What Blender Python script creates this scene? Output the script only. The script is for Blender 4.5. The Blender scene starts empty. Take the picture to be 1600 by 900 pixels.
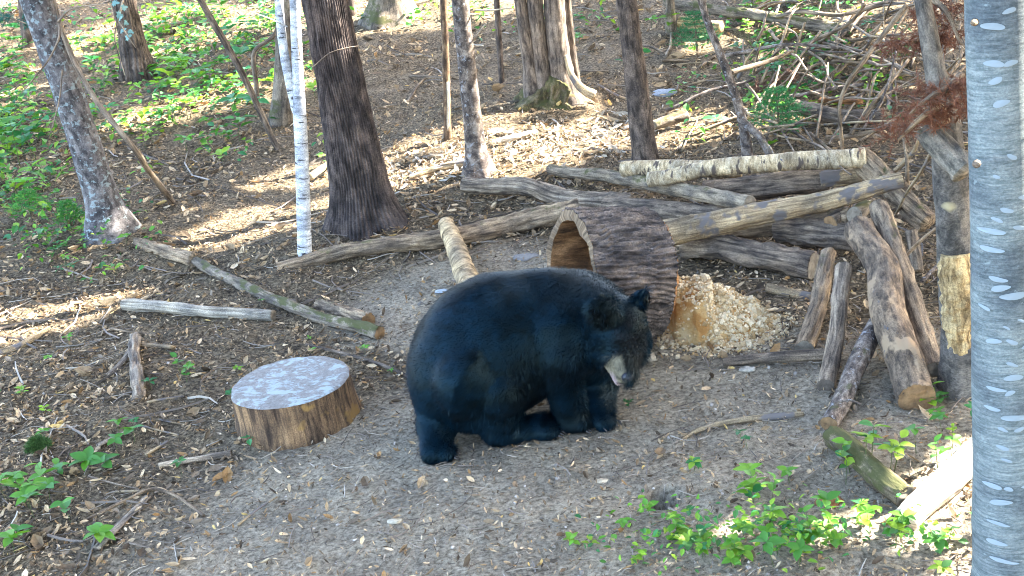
import bpy, math, random
import numpy as np
from mathutils import Vector, Matrix

rng = np.random.default_rng(11)
random.seed(11)
sc = bpy.context.scene
COL = sc.collection

# ------------------------------------------------------------------ camera
FPX = 1900.0                      # focal length in photograph pixels (1600 wide)
CAM_H, PITCH, ROLL = 2.7, math.radians(20.7), math.radians(8.0)
O = np.array([0.0, 0.0, CAM_H])
F_ = np.array([0, math.cos(PITCH), -math.sin(PITCH)])
R0 = np.array([1.0, 0, 0]); U0 = np.array([0, math.sin(PITCH), math.cos(PITCH)])
R_ = math.cos(ROLL) * R0 - math.sin(ROLL) * U0
U_ = math.sin(ROLL) * R0 + math.cos(ROLL) * U0
cam_d = bpy.data.cameras.new('trail_camera'); cam = bpy.data.objects.new('trail_camera', cam_d); COL.objects.link(cam)
cam_d.sensor_width = 36.0; cam_d.lens = 36.0 * FPX / 1600.0; cam_d.clip_end = 500.0; cam_d.clip_start = 0.05
m = Matrix(((R_[0], U_[0], -F_[0], O[0]), (R_[1], U_[1], -F_[1], O[1]), (R_[2], U_[2], -F_[2], O[2]), (0, 0, 0, 1)))
cam.matrix_world = m
sc.camera = cam

# ------------------------------------------------------------------ light
SUN_EL, SUN_AZ = math.radians(38), math.radians(14)     # azimuth measured from +X towards +Y
SUN = np.array([math.cos(SUN_EL) * math.cos(SUN_AZ), math.cos(SUN_EL) * math.sin(SUN_AZ), math.sin(SUN_EL)])
w = bpy.data.worlds.new('World'); sc.world = w; w.use_nodes = True
nt = w.node_tree; bg = nt.nodes['Background']
sky = nt.nodes.new('ShaderNodeTexSky'); sky.sky_type = 'NISHITA'; sky.sun_disc = False
sky.sun_elevation = SUN_EL; sky.sun_rotation = math.radians(90) - SUN_AZ
sky.air_density = 1.0; sky.dust_density = 2.6; sky.ozone_density = 0.6
nt.links.new(sky.outputs[0], bg.inputs[0]); bg.inputs[1].default_value = 0.15
sl = bpy.data.lights.new('sun', 'SUN'); sl.energy = 4.5; sl.angle = math.radians(0.5); sl.color = (1.0, 0.95, 0.86)
so = bpy.data.objects.new('sun', sl); COL.objects.link(so)
so.rotation_euler = Vector((-SUN[0], -SUN[1], -SUN[2])).to_track_quat('-Z', 'Y').to_euler()
vs = sc.view_settings; vs.view_transform = 'Standard'; vs.look = 'None'; vs.gamma = 1.0; vs.use_curve_mapping = False
vs.exposure = 3.72
sc.render.engine = 'CYCLES'; sc.cycles.use_denoising = True; sc.cycles.denoiser = 'OPENIMAGEDENOISE'; sc.cycles.denoising_input_passes = 'RGB_ALBEDO_NORMAL'; sc.cycles.denoising_prefilter = 'ACCURATE'; sc.cycles.use_adaptive_sampling = False; sc.cycles.filter_width = 1.0
sc.cycles.max_bounces = 6; sc.cycles.diffuse_bounces = 3; sc.cycles.transparent_max_bounces = 4
sc.cycles.sample_clamp_indirect = 4.0

# ------------------------------------------------------------------ noise
_pm = rng.permutation(256); _pm = np.concatenate([_pm, _pm, _pm])
_rv = rng.random(256) * 2 - 1
def vn(p):
    p = np.asarray(p, float); i = np.floor(p).astype(int); f = p - i; f = f * f * (3 - 2 * f); i &= 255
    def h(dx, dy, dz):
        return _rv[_pm[_pm[_pm[(i[..., 0] + dx) & 255] + ((i[..., 1] + dy) & 255)] + ((i[..., 2] + dz) & 255)]]
    x, y, z = f[..., 0], f[..., 1], f[..., 2]
    a = h(0,0,0)*(1-x)+h(1,0,0)*x; b = h(0,1,0)*(1-x)+h(1,1,0)*x
    c = h(0,0,1)*(1-x)+h(1,0,1)*x; d = h(0,1,1)*(1-x)+h(1,1,1)*x
    return (a*(1-y)+b*y)*(1-z)+(c*(1-y)+d*y)*z
def fbm(p, o=3):
    p = np.asarray(p, float); r = 0; a = 1.0
    for k in range(o):
        r = r + a * vn(p * (2 ** k) + 17.3 * k); a *= .5
    return r / 1.75
def sstep(a, b, x):
    t = np.clip((x - a) / (b - a), 0, 1); return t * t * (3 - 2 * t)

# ------------------------------------------------------------------ terrain
_d = F_ + ((1036 - 800) * R_ - (778 - 450) * U_) / FPX; HOLE = (O + _d * (-CAM_H / _d[2]))[:2]      # small burrow in the dirt
def trod(x, y):
    n = vn(np.stack([x * 1.3, y * 1.3, 0 * x + 3.3], -1))
    d1 = np.hypot((x - .1) / 2.0, (y - 4.7) / 1.55); d2 = np.hypot((x + .25) / 1.0, (y - 7.0) / 1.0); d3 = np.hypot((x - 1.6) / 1.5, (y - 5.0) / .8)
    return np.clip(1 - sstep(.65, 1.15, np.minimum(np.minimum(d1, d2), d3) + .22 * n), 0, 1)
def tz(x, y):
    x = np.asarray(x, float); y = np.asarray(y, float)
    sp = lambda t, k: k * np.logaddexp(0, t / k)
    z = .105 * sp(y - 9.0, 1.2) + .05 * sp(-x - 2.0, .6) * sstep(6, 11, y) + .05 * np.exp(-((x + 1.35) ** 2 + (y - 8.2) ** 2) / .5)
    z = np.minimum(z, 6 + 0 * z) 
    P3 = np.stack([x, y, 0 * x], -1)
    rough = 1 - .65 * trod(x, y)
    z = z + .05 * vn(P3 * .8) * sstep(3, 8, np.hypot(x, y - 5) + 3) + .022 * vn(P3 * 2.7 + 9) * rough + .014 * vn(P3 * 8 + 3) * rough + .009 * vn(P3 * 22) * (.4 + .6 * rough)
    z = z - .15 * np.exp(-(((x - HOLE[0]) ** 2 / .0026 + (y - HOLE[1]) ** 2 / .0032)) ** 1.5) + .02 * np.exp(-((x - HOLE[0] + .03) ** 2 / .012 + (y - HOLE[1] - .09) ** 2 / .006))
    return z
_ts = np.concatenate([np.linspace(2.5, 12, 1200), np.linspace(12.02, 70, 1400)])
def ray(u, v):
    d = F_ + ((u - 800) * R_ - (v - 450) * U_) / FPX
    return d
def P(u, v, h=0.0):
    """point on the ray of photo pixel (u, v) that lies h above the ground"""
    d = ray(u, v); pts = O + _ts[:, None] * d
    g = pts[:, 2] - (tz(pts[:, 0], pts[:, 1]) + h)
    k = np.argmax(g < 0)
    if k == 0: k = len(_ts) - 1
    a, b = g[k-1], g[k]; t = _ts[k-1] + (_ts[k] - _ts[k-1]) * (a / (a - b) if a != b else 0)
    return O + t * d
def Q(u, v, y):
    d = ray(u, v); return O + d * ((y - O[1]) / d[1])
def depth(p): return float((p - O) @ F_)
def rad(wpx, p): return .5 * wpx * depth(p) / FPX
def gz(p): return np.array([p[0], p[1], float(tz(p[0], p[1]))])

# ------------------------------------------------------------------ mesh helpers
def mesh_np(name, V, faces, mat=None, smooth=True, attrs=None):
    """faces: list of int arrays (n,3) or (n,4)"""
    me = bpy.data.meshes.new(name); V = np.asarray(V, np.float32)
    faces = [np.asarray(f, np.int32) for f in faces if len(f)]
    lt = np.concatenate([np.full(len(f), f.shape[1], np.int32) for f in faces])
    li = np.concatenate([f.ravel() for f in faces])
    me.vertices.add(len(V)); me.vertices.foreach_set('co', V.ravel())
    me.loops.add(len(li)); me.loops.foreach_set('vertex_index', li)
    me.polygons.add(len(lt)); st = np.concatenate([[0], np.cumsum(lt)[:-1]]).astype(np.int32)
    me.polygons.foreach_set('loop_start', st)
    me.update(calc_edges=True); me.validate()
    me.polygons.foreach_set('use_smooth', np.full(len(me.polygons), smooth))
    for k, a in (attrs or {}).items():
        a = np.asarray(a, np.float32)
        if a.ndim == 1: at = me.attributes.new(k, 'FLOAT', 'POINT'); at.data.foreach_set('value', a)
        elif a.shape[1] == 4: at = me.attributes.new(k, 'FLOAT_COLOR', 'POINT'); at.data.foreach_set('color', a.ravel())
        else: at = me.attributes.new(k, 'FLOAT_VECTOR', 'POINT'); at.data.foreach_set('vector', a.ravel())
    if mat: me.materials.append(mat)
    return me
def ob(name, me, loc=(0,0,0), parent=None, **kw):
    o = bpy.data.objects.new(name, me); COL.objects.link(o); o.location = loc
    if parent: o.parent = parent
    for k, v in kw.items(): o[k] = v
    return o
def empty(name, loc, **kw): 
    o = ob(name, None, loc, **kw); o.empty_display_size = .1; return o
def spline(pts, vals, n):
    pts = np.asarray(pts, float); vals = np.asarray(vals, float)
    seg = np.linalg.norm(np.diff(pts, axis=0), axis=1); s = np.concatenate([[0], np.cumsum(seg)])
    t = np.linspace(0, s[-1], n)
    lin = np.stack([np.interp(t, s, pts[:, k]) for k in range(3)], 1); r = np.interp(t, s, vals)
    if len(pts) > 2:                      # smooth the polyline a little
        wn = max(1, n // (3 * len(pts)))
        for _ in range(3):
            L = lin.copy()
            for k in range(3):
                pad = np.concatenate([2*lin[0,k]-lin[wn:0:-1,k], lin[:,k], 2*lin[-1,k]-lin[-2:-wn-2:-1,k]])
                L[:, k] = np.convolve(pad, np.ones(2*wn+1)/(2*wn+1), 'valid')
            lin = L
    return lin, r
def tube(pts, rads, nr=20, ns=30, disp=None, wob=.0, seed=0.0, cap=True, flat=1.0):
    c, r = spline(pts, rads, ns)
    t = np.gradient(c, axis=0); t /= np.linalg.norm(t, axis=1)[:, None]
    n0 = np.cross(t[0], [.13, .31, .94] if abs(t[0][2]) < .9 else [1, 0, 0]); n0 /= np.linalg.norm(n0)
    N = [n0]
    for k in range(1, ns):
        n = N[-1] - t[k] * (N[-1] @ t[k]); N.append(n / np.linalg.norm(n))
    N = np.array(N); B = np.cross(t, N)
    s = np.concatenate([[0], np.cumsum(np.linalg.norm(np.diff(c, axis=0), axis=1))])
    if wob:
        c = c + wob * r.mean() * (N * vn(np.stack([s*2.2+seed, s*0+seed, s*0], -1))[:, None] + B * vn(np.stack([s*2.2+seed, s*0+5.1, s*0], -1))[:, None]) * 2
    th = np.linspace(0, 2*np.pi, nr, endpoint=False)
    ct, sn = np.cos(th), np.sin(th); rm = r.mean()
    bk = np.stack([np.broadcast_to(ct*rm, (ns, nr)), np.broadcast_to(sn*rm, (ns, nr)), np.broadcast_to(s[:, None], (ns, nr))], -1)
    rr = np.broadcast_to(r[:, None], (ns, nr)).copy()
    if disp is not None: rr = rr + disp(bk + seed, rr, s[:, None] + 0*rr, th[None, :] + 0*rr)
    V = c[:, None, :] + rr[..., None] * (ct[None, :, None] * N[:, None, :] + flat * sn[None, :, None] * B[:, None, :])
    V = V.reshape(-1, 3); bkf = (bk + seed).reshape(-1, 3)
    i = np.arange(ns-1)[:, None] * nr; j = np.arange(nr)[None, :]; j2 = (j+1) % nr
    quads = np.stack([i+j, i+j2, i+nr+j2, i+nr+j], -1).reshape(-1, 4)
    tris = []
    if cap:
        V = np.concatenate([V, c[:1], c[-1:]]); bkf = np.concatenate([bkf, bkf[:1], bkf[-1:]])
        j = np.arange(nr); a, b = ns*nr, ns*nr+1
        tris = np.concatenate([np.stack([np.full(nr, a), (j+1) % nr, j], 1), np.stack([np.full(nr, b), (ns-1)*nr+j, (ns-1)*nr+(j+1) % nr], 1)])
    ends = (V[:nr].copy(), -t[0], V[(ns-1)*nr:ns*nr].copy(), t[-1])
    return V, [quads, tris] if cap else [quads], bkf, ends

def d_soft(a=.06, f=6):        # lumpy trunk
    return lambda b, r, s, th: r * a * fbm(b * f, 2)
def d_fissure(a=.12, fa=16, fs=3.2):     # deep fissured bark: ridges along the stem
    def g(b, r, s, th):
        q = b * np.array([fa, fa, fs]); wv = vn(b * 5)[..., None] * np.array([.9, .9, .2])
        n = 1 - np.abs(fbm(q + wv, 2)) * 2.2
        return r * a * (np.clip(n, -.4, 1) - .5) + r * .05 * vn(b * 4)
    return g
def d_furrow(n, a, ws=3.0):
    def g(b, r, s, th):
        w1 = vn(b * np.array([6, 6, ws])); w2 = vn(b * np.array([9, 9, ws * 2]) + 40)
        p1 = np.abs(np.sin(.5 * n * th + 3.0 * w1)) ** .55; p2 = np.abs(np.sin(.5 * (n + 3) * th + 1.2 - 3.0 * w2)) ** .55
        m_ = sstep(-.15, .15, vn(b * np.array([8, 8, ws * 1.6]) + 80))
        return a * (p1 * m_ + p2 * (1 - m_) - .6) + a * .35 * vn(b * np.array([50, 50, 14])) + a * .5 * vn(b * 5)
    return g
def d_rings(a=.08, fs=14):               # bumps across the stem (peeling rings)
    return lambda b, r, s, th: r * a * (vn(b * np.array([3, 3, fs])) + .6 * vn(b * 9))
def d_rot(a=.16):
    def g(b, r, s, th):
        q = b * np.array([38, 38, 5]) + vn(b * 7)[..., None] * np.array([.8, .8, .2])
        return r * a * (1.0 * fbm(b * np.array([13, 13, 5]), 3) - .9 * np.clip(1 - 4 * np.abs(fbm(q, 2)), 0, 1) + .35 * vn(b * np.array([60, 60, 18])))
    return g
def flare(amount, hgt, lobes, ph, base=None):
    def g(b, r, s, th):
        e = np.exp(-np.clip(s - .15, 0, None) / hgt)
        d = r * amount * e * (.55 + .45 * np.cos(lobes * th + ph + 1.3 * np.sin(2 * th)))
        return d + (base(b, r, s, th) if base else 0)
    return g

# ------------------------------------------------------------------ materials
def newmat(name):
    M = bpy.data.materials.new(name); M.use_nodes = True; n = M.node_tree.nodes; L = M.node_tree.links
    return M, n, L, n['Principled BSDF']
def nd(n, t, **kw):
    x = n.new(t)
    for k, v in kw.items():
        if k.startswith('_'): setattr(x, k[1:], v)
        else: x.inputs[k].default_value = v
    return x
def ramp(n, L, src, stops):
    r = n.new('ShaderNodeValToRGB'); e = r.color_ramp.elements
    while len(e) < len(stops): e.new(.5)
    for k, (p, c) in enumerate(stops): e[k].position = p; e[k].color = (*c, 1) if len(c) == 3 else c
    L.new(src, r.inputs[0]); return r
def mixc(n, L, fac, a, b):
    x = n.new('ShaderNodeMix'); x.data_type = 'RGBA'
    for s, v in ((0, fac), (6, a), (7, b)):
        if hasattr(v, 'is_linked') or hasattr(v, 'links'): L.new(v, x.inputs[s])
        else: x.inputs[s].default_value = v if s == 0 else (*v, 1)
    return x.outputs[2]
G = lambda v: (v, v, v)
def noise(n, L, vec, scale, detail=4, rough=.6, dist=0):
    x = nd(n, 'ShaderNodeTexNoise', Scale=scale, Detail=detail, Roughness=rough, Distortion=dist); L.new(vec, x.inputs['Vector']); return x.outputs[0]
def bark(name, cols, sc3=(40, 40, 7), bump=.5, moss=0., lichen=0., lich_col=(.42, .5, .47), rough=.9, spots=None, peel=None, grain=1., warm=(1.15, 1.07, .92)):
    M, n, L, b = newmat(name); cols = [tuple(np.array(c_) * np.array(warm)) for c_ in cols]
    at = nd(n, 'ShaderNodeAttribute', _attribute_name='bk')
    mp = nd(n, 'ShaderNodeMapping', Scale=sc3); L.new(at.outputs['Vector'], mp.inputs['Vector'])
    f1 = noise(n, L, mp.outputs[0], 1.0, 6, .65, .4)
    big = noise(n, L, at.outputs['Vector'], 6, 4)
    c = ramp(n, L, f1, [(.37, cols[0]), (.49, cols[1]), (.63, cols[2])]).outputs[0]
    tint = ramp(n, L, big, [(.38, (.6, .6, .62)), (.62, (1.25, 1.2, 1.12))]).outputs[0]
    mul = n.new('ShaderNodeMix'); mul.data_type = 'RGBA'; mul.blend_type = 'MULTIPLY'; mul.inputs[0].default_value = 1
    L.new(c, mul.inputs[6]); L.new(tint, mul.inputs[7]); c = mul.outputs[2]
    fine = noise(n, L, at.outputs['Vector'], 150, 5, .75); ft = ramp(n, L, fine, [(.36, G(.45)), (.5, G(.95)), (.64, G(1.5))]).outputs[0]
    mu2 = n.new('ShaderNodeMix'); mu2.data_type = 'RGBA'; mu2.blend_type = 'MULTIPLY'; mu2.inputs[0].default_value = .8 * grain
    L.new(c, mu2.inputs[6]); L.new(ft, mu2.inputs[7]); c = mu2.outputs[2]
    if peel:          # patches where the bark is gone
        pm = noise(n, L, at.outputs['Vector'], peel[1], 3); pf = ramp(n, L, pm, [(peel[2], G(0)), (peel[2] + .05, G(1))]).outputs[0]
        c = mixc(n, L, pf, c, peel[0])
    if lichen:
        l1 = noise(n, L, at.outputs['Vector'], 26, 4, .7); lf = ramp(n, L, l1, [(.66 - lichen * .25, G(0)), (.72 - lichen * .25, G(.85))]).outputs[0]
        c = mixc(n, L, lf, c, lich_col)
    if spots:         # dark lenticels running round the stem
        m2 = nd(n, 'ShaderNodeMapping', Scale=spots[1]); L.new(at.outputs['Vector'], m2.inputs['Vector'])
        s1 = noise(n, L, m2.outputs[0], 1.0, 3, .55); sf = ramp(n, L, s1, [(spots[2], G(0)), (spots[2] + .06, G(1))]).outputs[0]
        c = mixc(n, L, sf, c, spots[0])
    if moss:
        m1 = noise(n, L, at.outputs['Vector'], 7, 5, .7); geo = n.new('ShaderNodeNewGeometry')
        sx = n.new('ShaderNodeSeparateXYZ'); L.new(geo.outputs['Normal'], sx.inputs[0])
        ma = nd(n, 'ShaderNodeMath', _operation='MULTIPLY_ADD'); L.new(sx.outputs[2], ma.inputs[0]); ma.inputs[1].default_value = .14; L.new(m1, ma.inputs[2])
        mf = ramp(n, L, ma.outputs[0], [(.74 - .3 * moss, G(0)), (.84 - .3 * moss, G(.9))]).outputs[0]
        c = mixc(n, L, mf, c, (.068, .070, .020))
    L.new(c, b.inputs['Base Color']); b.inputs['Roughness'].default_value = rough; b.inputs['Specular IOR Level'].default_value = .3
    bp = nd(n, 'ShaderNodeBump', Strength=bump, Distance=.012); hs = nd(n, 'ShaderNodeMath', _operation='MULTIPLY_ADD'); L.new(fine, hs.inputs[0]); hs.inputs[1].default_value = .45; L.new(f1, hs.inputs[2]); L.new(hs.outputs[0], bp.inputs['Height']); L.new(bp.outputs[0], b.inputs['Normal'])
    return M
def colmat(name, rough=.8, transl=0., var=.25, spec=.3):
    """colour from the vertex attribute Col with a fine mottling"""
    M, n, L, b = newmat(name)
    at = nd(n, 'ShaderNodeAttribute', _attribute_name='Col'); tc = n.new('ShaderNodeTexCoord')
    f = noise(n, L, tc.outputs['Object'], 60, 3); t = ramp(n, L, f, [(.3, G(1 - var)), (.7, G(1 + var))]).outputs[0]
    mu = n.new('ShaderNodeMix'); mu.data_type = 'RGBA'; mu.blend_type = 'MULTIPLY'; mu.inputs[0].default_value = 1
    L.new(at.outputs['Color'], mu.inputs[6]); L.new(t, mu.inputs[7]); L.new(mu.outputs[2], b.inputs['Base Color'])
    b.inputs['Roughness'].default_value = rough; b.inputs['Specular IOR Level'].default_value = spec
    if transl:
        tr = n.new('ShaderNodeBsdfTranslucent'); L.new(mu.outputs[2], tr.inputs[0]); mx = n.new('ShaderNodeMixShader'); mx.inputs[0].default_value = transl
        L.new(b.outputs[0], mx.inputs[1]); L.new(tr.outputs[0], mx.inputs[2]); L.new(mx.outputs[0], n['Material Output'].inputs[0])
    return M
def woodend(name, c0, c1, ring=60):
    M, n, L, b = newmat(name)
    at = nd(n, 'ShaderNodeAttribute', _attribute_name='pol')      # x radius, y angle
    wv = nd(n, 'ShaderNodeTexWave', _wave_type='BANDS', _bands_direction='X', Scale=ring / 6.0, Distortion=2.5, Detail=3); L.new(at.outputs['Vector'], wv.inputs[0])
    f = noise(n, L, at.outputs['Vector'], 9, 5); tc = n.new('ShaderNodeTexCoord'); f2 = noise(n, L, tc.outputs['Object'], 22, 5, .7)
    c = ramp(n, L, f2, [(.3, c0), (.68, c1)]).outputs[0]
    k = ramp(n, L, wv.outputs['Fac'], [(0, G(.72)), (1, G(1.1))]).outputs[0]
    mu = n.new('ShaderNodeMix'); mu.data_type = 'RGBA'; mu.blend_type = 'MULTIPLY'; mu.inputs[0].default_value = .8
    L.new(c, mu.inputs[6]); L.new(k, mu.inputs[7]); L.new(mu.outputs[2], b.inputs['Base Color']); b.inputs['Roughness'].default_value = .9
    bp = nd(n, 'ShaderNodeBump', Strength=.5, Distance=.006); L.new(f2, bp.inputs['Height']); L.new(bp.outputs[0], b.inputs['Normal'])
    return M

M_big = bark('bark_dark_fissured', [(.017, .013, .012), (.055, .044, .041), (.12, .097, .088)], (34, 34, 6), .9, rough=.85, warm=(1.05, 1, .97))
M_barrel = bark('bark_hollow_log', [(.032, .027, .026), (.115, .095, .086), (.26, .215, .19)], (30, 30, 6), 1.0, lichen=.06, lich_col=(.26, .23, .21), rough=.85, warm=(.88, .86, .84))
M_lich = bark('bark_lichen_grey', [(.04, .038, .042), (.105, .098, .104), (.19, .18, .19)], (30, 30, 14), .6, lichen=.44, lich_col=(.25, .30, .30), warm=(1.05, 1.02, .95))
M_dark = bark('bark_dark_brown', [(.03, .024, .022), (.085, .068, .062), (.16, .13, .12)], (34, 34, 8), .7, moss=.25)
M_mid = bark('bark_mottled_grey', [(.035, .03, .032), (.11, .092, .088), (.26, .235, .23)], (24, 24, 15), .5, lichen=.3, lich_col=(.3, .3, .31), moss=.2)
M_moss = bark('bark_mossy_grey', [(.07, .06, .052), (.15, .13, .115), (.25, .22, .19)], (34, 34, 6), .6, moss=.62)
M_birch = bark('bark_white_birch', [(.26, .27, .29), (.44, .46, .49), (.60, .62, .65)], (10, 10, 40), .3, spots=((.05, .045, .05), (14, 14, 55), .60), rough=.7, warm=(1, 1, 1))
M_birchlog = bark('bark_birch_log', [(.22, .17, .11), (.38, .31, .215), (.56, .49, .38)], (12, 12, 40), .5, spots=((.09, .065, .05), (9, 9, 30), .585), rough=.75)
M_weath = bark('weathered_grey_wood', [(.07, .058, .05), (.20, .165, .14), (.36, .31, .26)], (40, 40, 4), .7)
M_weath2 = bark('weathered_brown_wood', [(.06, .046, .036), (.185, .145, .112), (.33, .265, .2)], (36, 36, 5), .7, moss=.15)
M_pale = bark('peeled_pale_wood', [(.13, .10, .07), (.27, .215, .15), (.44, .36, .25)], (44, 44, 3), .8, peel=((.15, .13, .12), 5, .53))
M_dlog = bark('dark_wet_log', [(.04, .033, .03), (.125, .103, .09), (.24, .20, .17)], (36, 36, 5), .8)
M_blotch = bark('bark_blotched_log', [(.07, .055, .045), (.17, .13, .10), (.29, .225, .17)], (30, 30, 9), .6, peel=((.36, .25, .15), 6, .54), lichen=.12, lich_col=(.10, .10, .11))
M_rot = bark('rotten_yellow_wood', [(.12, .085, .045), (.32, .245, .14), (.50, .41, .25)], (30, 30, 6), .9)
M_snag = bark('bark_snag_grey', [(.04, .04, .041), (.105, .10, .10), (.18, .172, .168)], (20, 20, 10), .5, peel=((.40, .33, .19), 4, .64), moss=.1)
M_sunwhite = bark('sun_white_wood', [(.24, .21, .18), (.42, .38, .33), (.62, .57, .50)], (30, 30, 4), .4)  # white tone also stands in for sun on lit logs and stem
M_redn = bark('red_brown_stub', [(.10, .05, .025), (.22, .11, .05), (.40, .22, .10)], (30, 30, 6), .7)
M_end = woodend('cut_end_orange', (.11, .065, .03), (.34, .20, .09))
M_endg = woodend('cut_end_grey', (.12, .095, .07), (.34, .28, .2))
M_endd = woodend('cut_end_dark', (.05, .04, .03), (.17, .13, .1))
M_litter = colmat('dry_leaves', .85, .15)
M_twig = colmat('dry_twigs', .9)
M_leaf = colmat('green_leaves', .5, .38, .12, .4)
M_needle = colmat('needles', .6, .2)
M_crumb = colmat('bait_crumbs', .8, .0, .15)
M_canopy = colmat('canopy_leaves', .6, .25)

# ------------------------------------------------------------------ ground
def ground():
    def axis(lo, a, b, hi, fine, coarse):
        return np.concatenate([np.linspace(lo, a, coarse, endpoint=False), np.linspace(a, b, fine, endpoint=False), np.linspace(b, hi, coarse)])
    xs = axis(-90, -6.5, 6.0, 90, 560, 60); ys = np.concatenate([np.linspace(-40, 2.6, 30, endpoint=False), np.linspace(2.6, 8.5, 330, endpoint=False), np.linspace(8.5, 24, 260, endpoint=False), np.linspace(24, 130, 60)])
    X, Y = np.meshgrid(xs, ys); Z = tz(X, Y); T = trod(X, Y)
    V = np.stack([X, Y, Z], -1).reshape(-1, 3); nx = len(xs); ny = len(ys)
    i = np.arange(ny-1)[:, None] * nx; j = np.arange(nx-1)[None, :]
    q = np.stack([i+j, i+j+1, i+nx+j+1, i+nx+j], -1).reshape(-1, 4)
    M, n, L, b = newmat('forest_soil')
    tc = n.new('ShaderNodeTexCoord'); v = tc.outputs['Object']
    at = nd(n, 'ShaderNodeAttribute', _attribute_name='trod')
    f1 = noise(n, L, v, 3.5, 6, .65); f2 = noise(n, L, v, 45, 6, .75); f3 = noise(n, L, v, 160, 4, .7)
    dark = ramp(n, L, f2, [(.38, (.030, .022, .014)), (.5, (.145, .107, .064)), (.63, (.36, .275, .17))]).outputs[0]
    pale = ramp(n, L, f2, [(.36, (.13, .105, .073)), (.5, (.345, .288, .21)), (.64, (.56, .48, .36))]).outputs[0]
    c = mixc(n, L, at.outputs['Fac'], dark, pale)
    t = ramp(n, L, f1, [(.38, (.74, .74, .75)), (.62, (1.18, 1.16, 1.14))]).outputs[0]
    mu = n.new('ShaderNodeMix'); mu.data_type = 'RGBA'; mu.blend_type = 'MULTIPLY'; mu.inputs[0].default_value = 1
    L.new(c, mu.inputs[6]); L.new(t, mu.inputs[7]); L.new(mu.outputs[2], b.inputs['Base Color'])
    b.inputs['Roughness'].default_value = .95; b.inputs['Specular IOR Level'].default_value = .2
    ad = nd(n, 'ShaderNodeMath', _operation='MULTIPLY_ADD'); L.new(f3, ad.inputs[0]); ad.inputs[1].default_value = .5; L.new(f2, ad.inputs[2])
    bp = nd(n, 'ShaderNodeBump', Strength=1.0, Distance=.03); L.new(ad.outputs[0], bp.inputs['Height']); L.new(bp.outputs[0], b.inputs['Normal'])
    ob('ground', mesh_np('ground', V, [q], M, True, {'trod': T.ravel()}), kind='structure')
ground()

# ------------------------------------------------------------------ logs, sticks and trees
def endcap(ring, nrm, mat, parent, base, name='cut_end', dome=.03, rough=.006):
    """a sawn or broken end face: rings of vertices with a little relief"""
    c = ring.mean(0); nr = len(ring); K = 6; V = []; pol = []
    R = np.linalg.norm(ring - c, axis=1).mean()
    for k in range(K):
        f = 1 - k / K
        pts = c + (ring - c) * f * (.985 if k == 0 else 1) + nrm * .003
        pts = pts + nrm * ((1 - f * f) * dome * R + rough * vn(pts * 40)[:, None] * (k > 0))
        V.append(pts); th = np.linspace(0, 6.283, nr); pol.append(np.stack([np.full(nr, f * R * 10), np.cos(th), np.sin(th)], 1))
    V.append(c[None] + nrm * (dome * R + .003)); pol.append(np.zeros((1, 3)))
    V = np.concatenate(V); pol = np.concatenate(pol); j = np.arange(nr); j2 = (j + 1) % nr
    q = np.concatenate([np.stack([k*nr+j, k*nr+j2, (k+1)*nr+j2, (k+1)*nr+j], 1) for k in range(K-1)])
    t = np.stack([(K-1)*nr+j, (K-1)*nr+j2, np.full(nr, K*nr)], 1)
    return ob(name, mesh_np(name, V - base, [q, t], mat, True, {'pol': pol}), parent=parent)
_seed = [0.0]
def log(name, label, cat, pts, w0, w1, mat, group=None, disp=None, nr=36, ns=60, ends=None, wob=.22, flat=1.0):
    """pts: (u, v, height) photo pixels with their height above ground, or 3-vectors; w: apparent width in photo pixels"""
    W = [p if isinstance(p, np.ndarray) else P(*p) for p in pts]
    rs = [rad(w0 + (w1 - w0) * k / (len(W) - 1), p) for k, p in enumerate(W)]
    _seed[0] += 3.7
    V, fs, bk, e = tube(W, rs, nr, ns, disp or d_rot(.14), wob, _seed[0], True, flat)
    base = gz((W[0] + W[-1]) / 2)
    o = ob(name, mesh_np(name, V - base, fs, mat, True, {'bk': bk}), base, label=label, category=cat)
    if group: o['group'] = group
    if ends:
        if ends[0]: endcap(e[0], e[1], ends[0], o, base)
        if ends[1]: endcap(e[2], e[3], ends[1], o, base)
    return o

L = 'log'
log('fallen_log', 'long grey weathered log lying on the dirt from thin birch to hollow log', L, [(432, 414, .03), (500, 398, .06), (600, 384, .08), (700, 372, .08), (800, 346, .08), (905, 326, .10)], 20, 38, M_weath2, disp=d_rot(.2), ns=220, nr=30)
log('fallen_log', 'dark grey log emerging behind the hollow log under the pale logs', L, [(950, 318, .09), (1050, 328, .10), (1150, 338, .10)], 32, 38, M_dlog, ns=80, disp=d_rot(.16))
log('fallen_log', 'short pale peeling log propped on the long grey log behind bear', L, [(696, 346, .17), (712, 392, .14), (742, 455, .07)], 27, 37, bark('bark_tan_peeling', [(.17, .13, .085), (.36, .28, .19), (.52, .42, .29)], (14, 14, 30), .6, spots=((.13, .09, .05), (7, 7, 34), .57)), disp=d_rings(.12, 30), ends=(M_endg, None), ns=120)
log('fallen_log', 'grey log lying behind the hollow log below a sunlit tree base', L, [(727, 286, .07), (800, 294, .07), (880, 304, .08), (985, 318, .08)], 24, 34, M_weath, ns=140, disp=d_rot(.18), ends=(M_endg, None))
log('fallen_log', 'mossy grey log slanting across others behind the hollow log', L, [(862, 262, .05), (960, 276, .12), (1060, 294, .22), (1174, 319, .26)], 18, 28, bark('bark_grey_green_moss', [(.08, .068, .058), (.18, .155, .13), (.30, .26, .215)], (36, 36, 5), .7, moss=.33), ns=160, ends=(None, M_endg))
log('birch_log', 'white birch log with sawn end at foot of the straight dark tree', L, [(975, 262, .24), (1060, 262, .24), (1160, 264, .24)], 25, 26, M_birchlog, ends=(M_endg, None), disp=d_rings(.06), ns=100)
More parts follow.
